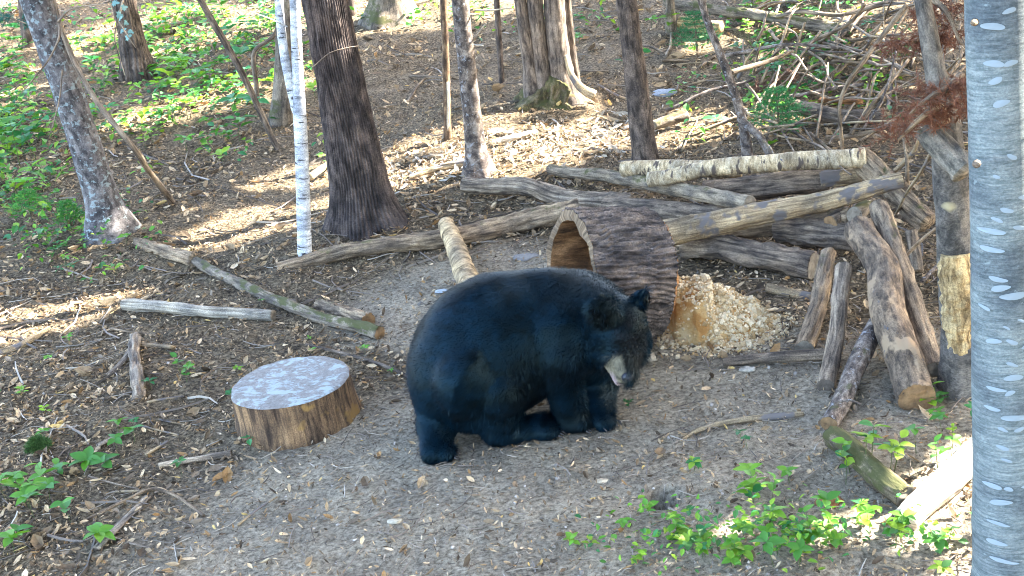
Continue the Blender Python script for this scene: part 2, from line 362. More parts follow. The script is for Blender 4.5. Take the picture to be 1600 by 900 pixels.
log('birch_log', 'long cream birch log with dark scars on top of the log pile', L, [(1012, 276, .30), (1120, 266, .34), (1240, 254, .38), (1352, 243, .42)], 24, 32, M_birchlog, ends=(None, M_endg), disp=d_rings(.07), ns=160)
log('fallen_log', 'thick dark brown log under the long cream birch log', L, [(1100, 300, .14), (1200, 294, .17), (1292, 284, .2)], 36, 42, M_dlog, ends=(None, M_endd), disp=d_rot(.12), ns=100)
log('fallen_log', 'short tan split log beside the thick dark log under the birch', L, [(1282, 283, .22), (1345, 272, .26)], 26, 28, M_pale, ns=24)
log('fallen_log', 'big pale peeled log slanting up across the pile in front of others', L, [(1038, 372, .20), (1140, 350, .25), (1240, 326, .31), (1330, 306, .37), (1412, 286, .42)], 42, 27, M_pale, disp=d_rot(.17), ns=220, nr=30, ends=(None, M_endd))
log('fallen_log', 'cracked brown slab log sloping down behind the leaning posts', L, [(1342, 248, .40), (1395, 298, .22), (1452, 348, .08)], 38, 40, M_weath2, disp=d_rot(.28), ns=100)
log('fallen_log', 'dark stubby log lying behind the bait pile under pale log', L, [(1070, 382, .08), (1170, 398, .09), (1274, 413, .09)], 40, 48, M_dlog, ends=(None, M_endg), disp=d_rot(.2), ns=120, nr=30)
log('fallen_log', 'dark knobbly log lying crosswise behind the tops of leaning posts', L, [(1215, 368, .10), (1300, 370, .14), (1385, 378, .14)], 42, 46, M_dlog, ns=80, disp=d_rot(.2))
log('fallen_log', 'weathered log wedged beneath the big pale slanting log', L, [(1130, 360, .13), (1220, 350, .16), (1330, 346, .2)], 34, 36, M_weath2, disp=d_rot(.18), ends=(None, M_endg))
log('log_stub', 'short stub with bright orange broken end under the slanting pale log', 'log stub', [(1296, 347, .24), (1322, 332, .22)], 25, 22, M_dlog, ends=(M_end, None), ns=16)
log('log_stub', 'mossy round stub end beside the orange stub in pile', 'log stub', [(1336, 338, .26), (1356, 326, .24)], 26, 24, M_moss, ends=(M_endg, None), ns=16)
log('log_post', 'brown post with mossy middle leaning on the pile closest to the bait', 'post', [(1294, 400, .20), (1280, 460, .13), (1259, 540, .03)], 25, 31, M_weath2, disp=d_rot(.18), ends=(M_endg, M_endg), ns=100)
log('log_post', 'grey post with bleached lower end between brown post and thick log', 'post', [(1320, 424, .24), (1307, 510, .13), (1286, 602, .03)], 27, 29, M_weath, disp=d_rot(.13), ends=(M_endg, M_endd), ns=100)
log('log_post', 'short grey post lying lowest against the thick blotched log', 'post', [(1366, 512, .12), (1330, 590, .07), (1291, 660, .04)], 33, 29, M_mid, disp=d_rot(.1), ends=(None, M_end), ns=100)
log('log_post', 'thick blotched log leaning on pile with round orange sawn end', L, [(1347, 352, .40), (1385, 470, .24), (1431, 617, .08)], 50, 61, M_blotch, disp=d_rot(.09), ends=(M_endd, M_end), ns=180, nr=40)
log('log_post', 'long slim brown log leaning beside the thick blotched log', L, [(1372, 322, .44), (1415, 440, .25), (1467, 580, .04)], 31, 35, M_weath2, disp=d_rot(.12), ends=(M_endd, M_endg), ns=160)
log('log_post', 'small grey post standing half hidden behind the slim brown log', 'post', [(1425, 362, .22), (1432, 425, .04)], 20, 20, M_weath, ns=20)
log('fallen_branch', 'dark stick lying on dirt between bait pile and leaning posts', 'branch', [(1130, 570, .025), (1200, 562, .03), (1290, 556, .03)], 14, 20, M_dlog, ns=80)
log('fallen_branch', 'short pale stick poking out beside the bait pile', 'branch', [(1200, 448, .03), (1268, 462, .03)], 16, 16, M_pale, ns=20)
log('fallen_log', 'straight bleached grey pole lying alone on the leafy slope', L, [(194, 477, .04), (300, 483, .04), (428, 491, .04)], 20, 18, bark('bleached_grey_wood', [(.12, .11, .10), (.26, .245, .225), (.42, .4, .375)], (50, 50, 3), .6), ends=(M_endg, M_endg), ns=120, disp=d_rot(.16))
log('fallen_log', 'chunk of rotten grey wood below the leaning lichen tree', L, [(213, 377, .03), (262, 392, .04), (306, 405, .03)], 18, 24, M_weath2, disp=d_rot(.3), ns=80)
log('fallen_branch', 'long mossy branch on ground ending in orange rotten wood', 'branch', [(296, 402, .03), (350, 428, .03), (420, 462, .035), (500, 492, .04), (596, 521, .03)], 17, 22, M_moss, disp=d_rot(.22), ends=(None, M_end), ns=180)
log('fallen_log', 'short rotten brown log lying beside the mossy branch', L, [(498, 470, .03), (540, 486, .04), (577, 502, .03)], 20, 26, M_weath2, disp=d_rot(.3), ends=(None, M_end), ns=80)
log('wood_stub', 'brown weathered root stub half buried among chips beside round block', 'root stub', [(208, 524, .05), (211, 570, .04), (213, 626, .0)], 18, 24, M_weath, disp=d_rot(.3), ns=80)
log('wood_stub', 'small split wood wedge beside the weathered root stub', 'wood chunk', [(203, 545, .02), (186, 570, .02), (168, 585, .02)], 11, 9, M_weath, ns=20, flat=.5)
log('wood_stub', 'pale split piece of wood beside the weathered root stub', 'wood chunk', [(222, 540, .02), (270, 544, .02)], 14, 12, M_pale, ns=20, flat=.6)
log('fallen_branch', 'forked bare branch on bare soil at edge of sunlit strip', 'branch', [(-20, 558, .02), (30, 540, .02), (78, 512, .03)], 14, 8, M_pale, ns=60)
log('fallen_branch', 'thin dark stick lying between the round block and bear', 'branch', [(478, 540, .02), (540, 552, .02), (590, 566, .02), (640, 590, .015)], 5, 7, M_dlog, ns=80, nr=10)
log('mossy_log', 'green mossy log lying among seedlings near the smooth aspen trunk', L, [(1296, 684, .05), (1350, 728, .06), (1416, 778, .04)], 38, 40, bark('bark_thick_moss', [(.06, .05, .035), (.13, .11, .08), (.22, .19, .14)], (34, 34, 6), .8, moss=.95), ends=(M_endd, M_endg), ns=120, disp=d_rot(.15))
log('sunlit_log', 'bright white sunlit log leaning against base of smooth aspen trunk', L, [(1415, 812, .03), (1470, 765, .06), (1548, 690, .10)], 44, 46, M_sunwhite, ns=100, disp=d_rot(.12))  # white wood colour carries the sun falling on this log
log('exposed_root', 'pale curving root snaking over bare dirt towards leaning posts', 'root', [(1062, 690, -.005), (1085, 672, .02), (1130, 660, .022), (1190, 652, .018), (1255, 648, .0)], 8, 12, M_pale, ns=120)
log('wood_plank', 'flat grey split plank pointing down slope among seedlings', 'plank', [(232, 774, .02), (150, 856, .02)], 16, 17, M_weath, ns=24, flat=.35)
log('fallen_branch', 'curved dead twig arching over the flat grey plank', 'branch', [(135, 812, .01), (190, 785, .03), (240, 760, .03), (285, 780, .02), (318, 806, .01)], 5, 6, M_weath2, ns=100, nr=10)
log('fallen_branch', 'split pale branch lying below the round wood block', 'branch', [(248, 727, .015), (300, 718, .02), (362, 708, .02)], 9, 11, M_weath, ns=60)
log('fallen_branch', 'grey slab of bark lying on soil uphill of the flat plank', 'branch', [(155, 698, .015), (200, 676, .02)], 13, 12, M_weath, ns=20, flat=.5)
log('fallen_branch', 'short pale stick fragment on the chips beside round block', 'branch', [(228, 712, .012), (262, 690, .015)], 6, 5, M_pale, ns=16, nr=10)
log('fallen_log', 'moss covered fallen trunk lying across the slope behind brush pile', L, [(1040, 4, .12), (1140, 18, .12), (1240, 36, .12), (1330, 48, .1)], 17, 20, M_moss, ns=120)
log('fallen_log', 'short rotten log in front of moss covered fallen trunk', L, [(1062, 36, .08), (1128, 44, .08)], 20, 22, M_rot, ns=60)
log('fallen_log', 'dark fallen log half buried within the tangled brush pile', L, [(1235, 172, .1), (1300, 180, .1), (1380, 184, .1)], 24, 26, M_dlog, ns=80)
log('loose_bark', 'orange brown slab of bark perched on dark log in brush', 'bark', [(1284, 157, .14), (1345, 160, .15)], 20, 18, M_redn, ns=20, flat=.5)
log('fallen_branch', 'pale split board propped on leaf litter before brush pile', 'branch', [(1078, 212, .05), (1152, 186, .12)], 10, 13, M_pale, ns=20, flat=.5)
log('fallen_branch', 'mossy short log beside the straight dark tree', L, [(1022, 200, .06), (1072, 182, .08)], 16, 20, M_moss, ns=24)
log('fallen_log', 'log shape standing for a sun patch behind the tree with lit orange base', L, [(640, 280, .02), (690, 262, .04), (735, 256, .03)], 10, 13, M_pale, ns=80, disp=d_rot(.3))  # pale log shape stands in for ragged sun patches on the ground
log('fallen_log', 'white log standing for sun patch on the far side of lit orange tree base', L, [(775, 222, .03), (810, 214, .04), (838, 206, .03)], 9, 10, M_sunwhite, ns=60, disp=d_rot(.3))  # white log shape stands in for a patch of sunlight here
log('fallen_branch', 'crooked sunlit branch beside the base of big dark tree', 'branch', [(483, 278, .06), (505, 262, .06), (525, 240, .08)], 12, 10, M_pale, ns=24)
log('leaning_pole', 'bare grey pole leaning on lichen covered tree', 'pole', [P(268, 316, .02), Q(205, 225, 8.9), Q(150, 165, 9.0), Q(95, 60, 9.15), Q(82, 0, 9.25)], 11, 8, M_weath, ns=120, nr=12)

# crumbled hollow log -------------------------------------------------------
def hollow_log():
    pr = P(1008, 541, 0); Rr = .365
    cr = Q(1012, 428, pr[1] + .14); cl = Q(892, 434, pr[1] + .02)
    ax = cl - cr; Ln = np.linalg.norm(ax); ax /= Ln
    n1 = np.cross(ax, [0, 0, 1]); n1 /= np.linalg.norm(n1); n2 = np.cross(n1, ax)
    base = gz((cr + cl) / 2); root = empty('hollow_log', base, label='upright cut hollow log barrel with deeply ridged bark beside the bear', category='hollow log')
    root['label'] = 'hollow log barrel with deeply ridged dark bark lying behind the bear'
    nr, ns = 420, 140; th = np.linspace(0, 2*np.pi, nr, endpoint=False); s = np.linspace(0, Ln, ns)
    S, T = np.meshgrid(s, th, indexing='ij')
    bk = np.stack([np.cos(T) * Rr, np.sin(T) * Rr, S], -1)
    rr = Rr * (1 + .03 * vn(bk * 4)) + d_furrow(84, .026, 8.0)(bk, 0, S, T) + .006 * vn(bk * 60) - .008
    rr = rr * (1 - .03 * (S / Ln - .5) ** 2)
    edge = .012 * vn(np.stack([np.cos(T) * 4, np.sin(T) * 4, S * 0 + 2], -1))
    V = cr + ax * (S + np.where(S > Ln * .5, edge, 0) * 2 * abs(S / Ln - .5))[..., None] + rr[..., None] * (np.cos(T)[..., None] * n1 + np.sin(T)[..., None] * n2)
    i = np.arange(ns-1)[:, None] * nr; j = np.arange(nr)[None]; j2 = (j+1) % nr
    qd = np.stack([i+j, i+nr+j, i+nr+j2, i+j2], -1).reshape(-1, 4)
    ob('bark', mesh_np('bark', V.reshape(-1, 3) - base, [qd], M_barrel, True, {'bk': bk.reshape(-1, 3)}), parent=root)
    # inner wall, rims
    ri = Rr * (.84 + .05 * vn(bk * 3 + 4)) + .012 * vn(bk * 14) - .05 * np.clip(1 - np.abs(T - 1.9) / .5, 0, 1) * sstep(.5, 1, S / Ln)
    Vi = cr + ax * S[..., None] + ri[..., None] * (np.cos(T)[..., None] * n1 + np.sin(T)[..., None] * n2)
    bi = bark('hollow_inner_wood', [(.09, .05, .025), (.23, .125, .06), (.36, .21, .11)], (20, 20, 5), .8)
    ob('inner_wall', mesh_np('inner_wall', Vi.reshape(-1, 3) - base, [qd[:, ::-1]], bi, True, {'bk': bk.reshape(-1, 3)}), parent=root)
    for k, nm in ((0, 'back_board'), (ns-1, 'rim')):
        a = V[k]; b = Vi[k]; a = (a + sum(np.roll(a, j_, 0) for j_ in (-3, -2, -1, 1, 2, 3))) / 7; mid = (a * .5 + b * .5) + ax * (.012 if k else -.012) + ax * (.01 * vn(a * 30))[:, None]
        VV = np.concatenate([a, mid, b]); jj = np.arange(nr); jn = (jj+1) % nr
        qq = np.concatenate([np.stack([jj, jn, nr+jn, nr+jj], 1), np.stack([nr+jj, nr+jn, 2*nr+jn, 2*nr+jj], 1)])
        bb = np.concatenate([bk[k]] * 3); fl = [qq]
        if nm == 'back_board':
            VV = np.concatenate([VV, b.mean(0)[None]]); bb = np.concatenate([bb, bb[:1]]); fl.append(np.stack([2*nr+jj, 2*nr+jn, np.full(nr, 3*nr)], 1))
        ob(nm, mesh_np(nm, VV - base, fl, bark('rim_wood', [(.07, .05, .036), (.16, .118, .085), (.28, .215, .16)], (30, 30, 30), .8) if nm == 'rim' else bi, True, {'bk': bb}), parent=root)
    # bait crust clinging inside the opening on the right
    cc = Q(909, 402, cl[1] + .0) + (-ax) * .05
    return root, cl, ax, Rr, n1, n2
barrel, BCL, BAX, BR, BN1, BN2 = hollow_log()

# round sawn block ---------------------------------------------------------
def round_block():
    pc = P(467, 655, 0); c = gz(pc); R = rad(188, Q(460, 612, pc[1])); H = .215
    root = empty('round_block', c, label='round sawn wood block with chalky pale top standing on the dirt', category='wood block')
    nr, ns = 140, 30; th = np.linspace(0, 2*np.pi, nr, endpoint=False); z = np.linspace(-.03, H, ns)
    Z, T = np.meshgrid(z, th, indexing='ij'); bk = np.stack([np.cos(T)*R, np.sin(T)*R, Z], -1)
    rr = R * (1 + .018 * vn(bk * 4 + 2)) + .006 * vn(bk * np.array([26, 26, 3])) + .010 * sstep(.12, 0, Z)
    V = np.stack([np.cos(T)*rr, np.sin(T)*rr, Z], -1); i = np.arange(ns-1)[:, None]*nr; j = np.arange(nr)[None]; j2 = (j+1) % nr
    q = np.stack([i+j, i+j2, i+nr+j2, i+nr+j], -1).reshape(-1, 4)
    sm = bark('block_side_wood', [(.05, .033, .024), (.135, .088, .058), (.25, .165, .10)], (34, 34, 4), .9, peel=((.30, .17, .055), 4.5, .63))
    ob('side', mesh_np('side', V.reshape(-1, 3), [q], sm, True, {'bk': bk.reshape(-1, 3)}), parent=root)
    K = 26; VV = []; pol = []
    for k in range(K):
        f = 1 - k / K; pts = V[-1] * np.array([f, f, 1]); pts[:, 2] += .004 + .004 * vn(pts * 26) * (k > 0) + (.004 if k else -.003)
        VV.append(pts); pol.append(np.stack([np.full(nr, f*R*10), np.cos(th), np.sin(th)], 1))
    VV.append(np.array([[0, 0, H + .008]])); pol.append(np.zeros((1, 3))); VV = np.concatenate(VV); pol = np.concatenate(pol); jj = np.arange(nr); jn = (jj+1) % nr
    q = np.concatenate([np.stack([k*nr+jj, k*nr+jn, (k+1)*nr+jn, (k+1)*nr+jj], 1) for k in range(K-1)]); t = np.stack([(K-1)*nr+jj, (K-1)*nr+jn, np.full(nr, K*nr)], 1)
    M, n, Lk, b = newmat('chalky_block_top'); tc = n.new('ShaderNodeTexCoord')
    f1 = noise(n, Lk, tc.outputs['Object'], 9, 6, .7, .5); f2 = noise(n, Lk, tc.outputs['Object'], 60, 4, .7)
    mp = nd(n, 'ShaderNodeMapping', Scale=(1, 2.6, 1), Rotation=(0, 0, .5)); Lk.new(tc.outputs['Object'], mp.inputs[0]); f3 = noise(n, Lk, mp.outputs[0], 22, 6, .75)
    dk = ramp(n, Lk, f2, [(.3, (.13, .115, .10)), (.7, (.27, .245, .225))]).outputs[0]
    ff = nd(n, 'ShaderNodeMath', _operation='MULTIPLY_ADD'); Lk.new(f3, ff.inputs[0]); ff.inputs[1].default_value = .6; Lk.new(f1, ff.inputs[2])
    gt = ramp(n, Lk, ff.outputs[0], [(.80, G(0)), (.87, G(.9))]).outputs[0]
    c2 = mixc(n, Lk, gt, dk, (.31, .355, .36)); Lk.new(c2, b.inputs['Base Color']); b.inputs['Roughness'].default_value = .9
    bp = nd(n, 'ShaderNodeBump', Strength=.6, Distance=.006); Lk.new(f3, bp.inputs['Height']); Lk.new(bp.outputs[0], b.inputs['Normal'])
    ob('top', mesh_np('top', VV, [q, t], M, True, {'pol': pol}), parent=root)
round_block()

# bait pile ---------------------------------------------------------------
def scatter_mesh(tv, tf, pos, rot, scl, cols):
    """copies of a template (tv, tf) baked into one vertex array; rot (N,3,3)"""
    N = len(pos); k = len(tv)
    V = np.einsum('nij,kj->nki', rot, tv) * scl.reshape(N, 1, -1) + pos[:, None, :]
    Fc = (tf[None] + (np.arange(N) * k)[:, None, None]).reshape(-1, tf.shape[1])
    C = np.concatenate([np.repeat(cols[:, None, :], k, 1), np.ones((N, k, 1))], -1).reshape(-1, 4)
    return V.reshape(-1, 3), Fc, C
def rand_rot(N, tilt):
    """random heading with a random tilt of up to about `tilt` radians"""
    a = rng.random(N) * 2*np.pi; tx = rng.normal(0, tilt, N); ty = rng.normal(0, tilt, N)
    ca, sa, cx, sx, cy, sy = np.cos(a), np.sin(a), np.cos(tx), np.sin(tx), np.cos(ty), np.sin(ty); z = 0*a; o = z + 1
    Rz = np.stack([ca, -sa, z, sa, ca, z, z, z, o], -1).reshape(N, 3, 3); Rx = np.stack([o, z, z, z, cx, -sx, z, sx, cx], -1).reshape(N, 3, 3); Ry = np.stack([cy, z, sy, z, o, z, -sy, z, cy], -1).reshape(N, 3, 3)
    return Rx @ Ry @ Rz
OCT_V = np.array([[1,0,0],[-1,0,0],[0,1,0],[0,-1,0],[0,0,1],[0,0,-1]], float) * .5; OCT_V[:, 0] *= 1.2
OCT_F = np.array([[0,2,4],[2,1,4],[1,3,4],[3,0,4],[2,0,5],[1,2,5],[3,1,5],[0,3,5]])
def bait_pile():
    c = gz(P(1126, 516, 0)); s = depth(c) / FPX
    root = empty('bait_pile', c, label='heap of crumbly tan popcorn bait beside the hollow log', category='bait pile')
    nr, K = 120, 60; V = []
    def hgt(x, y):
        # solid block left with a steep face, loose cone to the right
        xx = x / s; yy = y
        blk = .275 * sstep(.19, .13, np.hypot((x + .14) * 1.15, (y - .06) * .85) + .03 * vn(np.stack([x*14, y*14, x*0], -1)))
        cone = .235 * np.clip(1 - np.hypot((x - .01) / .29, (y - .04) / .25), 0, 1) ** .8
        h = np.maximum(blk * .9, cone) + .026 * vn(np.stack([x*22, y*22, x*0+4], -1)) + .012 * vn(np.stack([x*70, y*70, x*0+9], -1))
        return h
    th = np.linspace(0, 2*np.pi, nr, endpoint=False); rs = np.linspace(0.004, 1, K)
    Rr, T = np.meshgrid(rs, th, indexing='ij'); e = 1 + .12 * vn(np.stack([np.cos(T)*2, np.sin(T)*2, T*0], -1))
    X = Rr * np.cos(T) * .32 * e; Y = Rr * np.sin(T) * .28 * e
    Z = hgt(X, Y) * sstep(1.0, .8, Rr) + tz(X + c[0], Y + c[1]) - c[2] - .012 + .012 * sstep(1, .8, Rr)
    Vv = np.stack([X, Y, Z], -1).reshape(-1, 3); i = np.arange(K-1)[:, None]*nr; j = np.arange(nr)[None]; j2 = (j+1) % nr
    q = np.stack([i+j, i+nr+j, i+nr+j2, i+j2], -1).reshape(-1, 4)
    M, n, Lk, b = newmat('caked_bait'); tc = n.new('ShaderNodeTexCoord'); f1 = noise(n, Lk, tc.outputs['Object'], 6, 5, .6); f2 = noise(n, Lk, tc.outputs['Object'], 70, 4, .7)
    c1 = ramp(n, Lk, f1, [(.36, (.58, .43, .24)), (.46, (.48, .30, .12)), (.56, (.36, .17, .045))]).outputs[0]; Lk.new(c1, b.inputs['Base Color']); b.inputs['Roughness'].default_value = .85
    bp = nd(n, 'ShaderNodeBump', Strength=.8, Distance=.012); Lk.new(f2, bp.inputs['Height']); Lk.new(bp.outputs[0], b.inputs['Normal'])
    ob('heap', mesh_np('heap', Vv, [q], M), parent=root)
    N = 6500; a = rng.random(N)*2*np.pi; rr = np.sqrt(rng.random(N)) * (1 + .35 * (rng.random(N) < .18) * rng.random(N))
    x = rr*np.cos(a)*.32; y = rr*np.sin(a)*.28
    keep = ~((x < -.09) & (x > -.27) & (np.abs(y - .0) < .2) & (rng.random(N) < .8)); x, y, rr = x[keep], y[keep], rr[keep]; N = len(x)
    z = hgt(x, y) * sstep(1, .8, np.minimum(rr, 1)) + tz(x + c[0], y + c[1]) - c[2] + .004
    pal = np.array([[.58, .44, .26], [.66, .53, .35], [.48, .34, .18], [.60, .47, .30], [.40, .26, .12]]); col = pal[rng.integers(0, 5, N)] * rng.uniform(.85, 1.1, (N, 1))
    vv, ff, cc = scatter_mesh(OCT_V, OCT_F, np.stack([x, y, z], 1), rand_rot(N, 1.0), np.where(rng.random(N) < .06, rng.uniform(.028, .05, N), rng.uniform(.009, .024, N)), col)
    ob('crumbs', mesh_np('crumbs', vv, [ff], M_crumb, False, {'Col': cc}), parent=root, kind='stuff')
bait_pile()
def bait_crust():
    # lump of the same bait stuck inside the mouth of the hollow log
    ang = [a for a in np.linspace(0, 2*np.pi, 200)]
    best = min(ang, key=lambda a: np.linalg.norm(np.array(px(BCL + BR*.78*(math.cos(a)*BN1 + math.sin(a)*BN2))) - np.array([912, 400])))
    c = BCL - BAX * .06 + BR * .78 * (math.cos(best)*BN1 + math.sin(best)*BN2)
    tang = -math.sin(best)*BN1 + math.cos(best)*BN2
    N = 2600; t = np.clip(rng.normal(0, .055, N), -.12, .12); a = np.clip(rng.normal(0, .02, N), -.04, .04); r = np.clip(rng.normal(0, .012, N), -.022, .03)
    rad_d = math.cos(best)*BN1 + math.sin(best)*BN2
    pos = t[:, None]*tang + a[:, None]*BAX + r[:, None]*rad_d - (t[:, None]**2) * rad_d / BR * .6
    pal = np.array([[.40, .27, .13], [.34, .21, .09], [.46, .33, .19]]); col = pal[rng.integers(0, 3, N)]
    vv, ff, cc = scatter_mesh(OCT_V, OCT_F, pos, rand_rot(N, 1.), rng.uniform(.009, .02, N), col)
    ob('bait_crust', mesh_np('bait_crust', vv, [ff], M_crumb, False, {'Col': cc}), c, label='tan bait crust stuck inside the mouth of the hollow log', category='bait')
def px(p):
    d = p - O; z = d @ F_; return 800 + FPX * (d @ R_) / z, 450 - FPX * (d @ U_) / z
bait_crust()

# ------------------------------------------------------------------ sun gaps: openings cut in the crowns so sunlight lands on set spots
GAPS = [(P(u, v), r) for u, v, r in [
    (625, 290, .2), (660, 280, .22), (700, 268, .25), (740, 252, .2), (790, 228, .26), (830, 222, .26), (880, 220, .24), (925, 222, .18), (795, 272, .1), (840, 262, .08), (500, 268, .25), (400, 350, .22), (345, 362, .18),
    (60, 492, .22), (20, 505, .22), (130, 480, .16), (300, 165, .25), (360, 150, .3), (425, 140, .3), (230, 190, .25), (330, 70, .3), (270, 20, .4), (20, 150, .3), (130, 60, .3),
    (500, 12, .8), (560, 30, .6), (680, 8, .8), (760, 5, .8), (1100, 195, .22), (1130, 205, .2), (1075, 190, .18), (1480, 760, .07), (1455, 785, .05), (1435, 803, .02), (1400, 830, -.06), (1510, 722, .07), (1345, 772, -.08), (1380, 735, -.08), (1240, 845, -.06), (1130, 852, -.07), (1310, 850, -.08), (1060, 845, -.1),
    (1000, 718, -.13), (1470, 840, .0), (1180, 790, -.1), (870, 160, .2), (1250, 60, .4), (1380, 20, .5), (1150, 60, .3)]]
for u, v in ((1590, 60), (1590, 160), (1590, 260), (1592, 350)):
    GAPS.append((Q(u, v, P(1578, 935)[1]), .2))
for v in (150, 180, 20, 60): GAPS.append((Q(698 if v > 100 else 872, v, P(698 if v > 100 else 872, 215 if v > 100 else 160)[1]), .14))
for v in range(0, 860, 70): GAPS.append((Q(1600, v, P(1578, 935)[1]), .09))
GAPS.append((Q(756, 225, P(745, 262)[1]), .2))
GP = np.array([g[0] for g in GAPS]); GR = np.array([g[1] for g in GAPS])
def cull(c):
    keep = np.ones(len(c), bool)
    for p, r in zip(GP, GR):
        d = c - p; t = d @ SUN; q = d - t[:, None] * SUN
        keep &= ~((t > 0) & (np.linalg.norm(q, axis=1) < r + .22))
    return keep
CARD_V = np.array([[-.5, -.35, 0], [.1, -.5, .08], [.5, -.1, 0], [.38, .42, .1], [-.15, .5, 0], [-.55, .15, .08]]); CARD_F = np.array([[0,1,2],[0,2,3],[0,3,4],[0,4,5]])
def crown(c, rx, ry, rz, N, size):
    # clumps of leaves spread through the crown
    nc = max(8, N // 45); u = rng.normal(size=(nc, 3)); u /= np.linalg.norm(u, axis=1)[:, None]; cc = u * (rng.random((nc, 1)) ** .4)
    p = cc[rng.integers(0, nc, N)] + rng.normal(0, .13, (N, 3)); pos = c + p * np.array([rx, ry, rz])
    k = cull(pos); pos = pos[k]; N = len(pos)
    col = np.array([.045, .09, .022]) * rng.uniform(.6, 1.5, (N, 1)) * np.array([1, 1, 1]) + rng.uniform(0, .03, (N, 1)) * np.array([1, .8, 0])
    return scatter_mesh(CARD_V, CARD_F, pos, rand_rot(N, .7), rng.uniform(.7, 1.3, N) * size, col)

_tree_no = [0]
def tree(name, label, pts, mat, disp=None, height=11, crownr=None, nr=28, ns=160, ncards=500, extra=None, lean=.3, cat='tree', below=.18):
    """pts: (u, v, width px) from the base upwards; the base stands on the ground, the rest at the base's distance"""
    _tree_no[0] += 1; b = P(pts[0][0], pts[0][1]); W = [b] + [Q(u, v, b[1]) for u, v, _ in pts[1:]]
    R = [rad(p[2], q) for p, q in zip(pts, W)]
    d = W[-1] - W[0]; d /= np.linalg.norm(d); top = W[-1].copy(); rr = R[-1]
    W = [b - d * below] + W; R = [R[0] * 1.05] + R
    hh = height - top[2]
    for f in (.3, .65, 1.0):
        dd = d * (1 - lean * f) + np.array([0, 0, lean * f]); W.append(top + dd * hh * f); R.append(rr * (1 - .75 * f) + .008)
    _seed[0] += 5.3
    V, fs, bk, e = tube(W, R, nr, ns, disp or d_soft(.1, 7), .0, _seed[0], True)
    root = empty(name, gz(b), label=label, category=cat); base = gz(b)
    ob('trunk', mesh_np('trunk', V - base, fs, mat, True, {'bk': bk}), parent=root)
    if crownr:
        tip = W[-1]; cc = W[-1] * .65 + W[-2] * .35
        vv, ff, col = crown(cc, crownr, crownr, crownr * 1.1, ncards, .42)
        ob('crown', mesh_np('crown', vv - base, [ff], M_canopy, False, {'Col': col}), parent=root)
    return root, W, base
def branch(root, base, pts, r0, r1, mat, name='branch', ns=20, nr=8, leaves=None):
    V, fs, bk, e = tube(pts, np.linspace(r0, r1, len(pts)), nr, ns, d_soft(.15, 30), .5, _seed[0])
    return ob(name, mesh_np(name, V - base, fs, mat, True, {'bk': bk}), parent=root)

t1, W1, B1 = tree('leaning_tree', 'grey tree blotched with pale lichen leaning over the green slope', [(172, 362, 84), (166, 325, 58), (158, 300, 52), (125, 200, 47), (92, 100, 46), (55, 0, 50)], M_lich, flare(.25, .1, 5, 0, d_soft(.09, 14)), crownr=2.2)
y1 = W1[1][1]
branch(t1, B1, [Q(95, 25, y1), Q(93, 60, y1 - .25), Q(70, 100, y1 - .35), Q(32, 145, y1 - .45)], .011, .004, M_weath)
branch(t1, B1, [Q(92, 35, y1 - .25), Q(110, 12, y1 - .3), Q(168, 4, y1 - .3)], .009, .004, M_weath)
branch(t1, B1, [Q(98, 110, y1 - .1), Q(95, 150, y1 - .25), Q(72, 225, y1 - .3)], .008, .003, M_weath)
t2, W2, B2 = tree('dark_tree', 'dark brown tree standing in seedlings behind the leaning lichen tree', [(217, 118, 58), (213, 90, 44), (203, 50, 36), (193, 0, 34)], M_dark, flare(.2, .2, 5, 1, d_furrow(26, .022, 2.2)), crownr=2.0, nr=140, ns=240)
tree('dark_tree', 'far dark trunk partly hidden behind the leaning lichen tree', [(47, 72, 24), (42, 30, 20), (38, 0, 20)], M_dark, crownr=2.0, ns=60)
tb, Wb, Bb = tree('thin_birch', 'thin white birch forking into two stems beside the big dark tree', [(476, 400, 23), (474, 300, 22), (470, 200, 21), (464, 100, 18), (461, 0, 16)], M_birch, d_soft(.05, 20), height=8, crownr=1.2, ncards=200, nr=20)
yb = Wb[1][1]
branch(tb, Bb, [Q(469, 200, yb), Q(457, 160, yb), Q(449, 100, yb + .02), Q(439, 40, yb + .04), Q(432, -30, yb + .05), Q(415, -160, yb + .1)], rad(15, Wb[1]), rad(12, Wb[1]), M_birch, 'fork_stem', 60, 14)
branch(tb, Bb, [Q(466, 60, yb - .02), Q(470, 95, yb - .1), Q(482, 130, yb - .15)], .006, .003, M_weath)
branch(tb, Bb, [Q(449, 42, yb), Q(425, 30, yb - .1), Q(396, 20, yb - .2)], .006, .003, M_birch)
tree('grey_tree', 'grey moss-footed tree hidden behind the thin white birch', [(441, 190, 44), (443, 150, 34), (447, 80, 32), (450, 0, 32)], M_moss, crownr=1.8, ns=80)
t4, W4, B4 = tree('big_tree', 'big dark tree with deeply furrowed bark leaning beside the clearing', [(571, 352, 112), (566, 320, 96), (557, 250, 84), (549, 200, 77), (523, 100, 68), (507, 0, 68)], M_big, flare(.32, .16, 4, .6, d_furrow(58, .021, 2.6)), height=13, crownr=2.8, nr=300, ns=420, ncards=800)
y4 = W4[1][1]
branch(t4, B4, [Q(488, 106, y4 - .2), Q(515, 82, y4 - .32), Q(545, 74, y4 - .3), Q(560, 72, y4 - .15)], .005, .003, M_dlog, nr=6)
tree('far_tree', 'broad far trunk at top of the sunlit slope behind', [(613, 32, 92), (611, 12, 66), (609, -30, 60)], M_moss, flare(.3, .3, 5, 0, d_fissure(.1, 12, 2)), crownr=2.5, ns=80)
t6, W6, B6 = tree('thin_snag', 'very thin brown dead stem with sun-white split wood beside mottled tree', [(699, 216, 13), (698, 130, 12), (695, 50, 11), (693, 0, 11)], bark('bark_thin_snag', [(.035, .024, .018), (.10, .07, .05), (.19, .14, .10)], (40, 40, 9), .6), height=6, ns=60, nr=12)
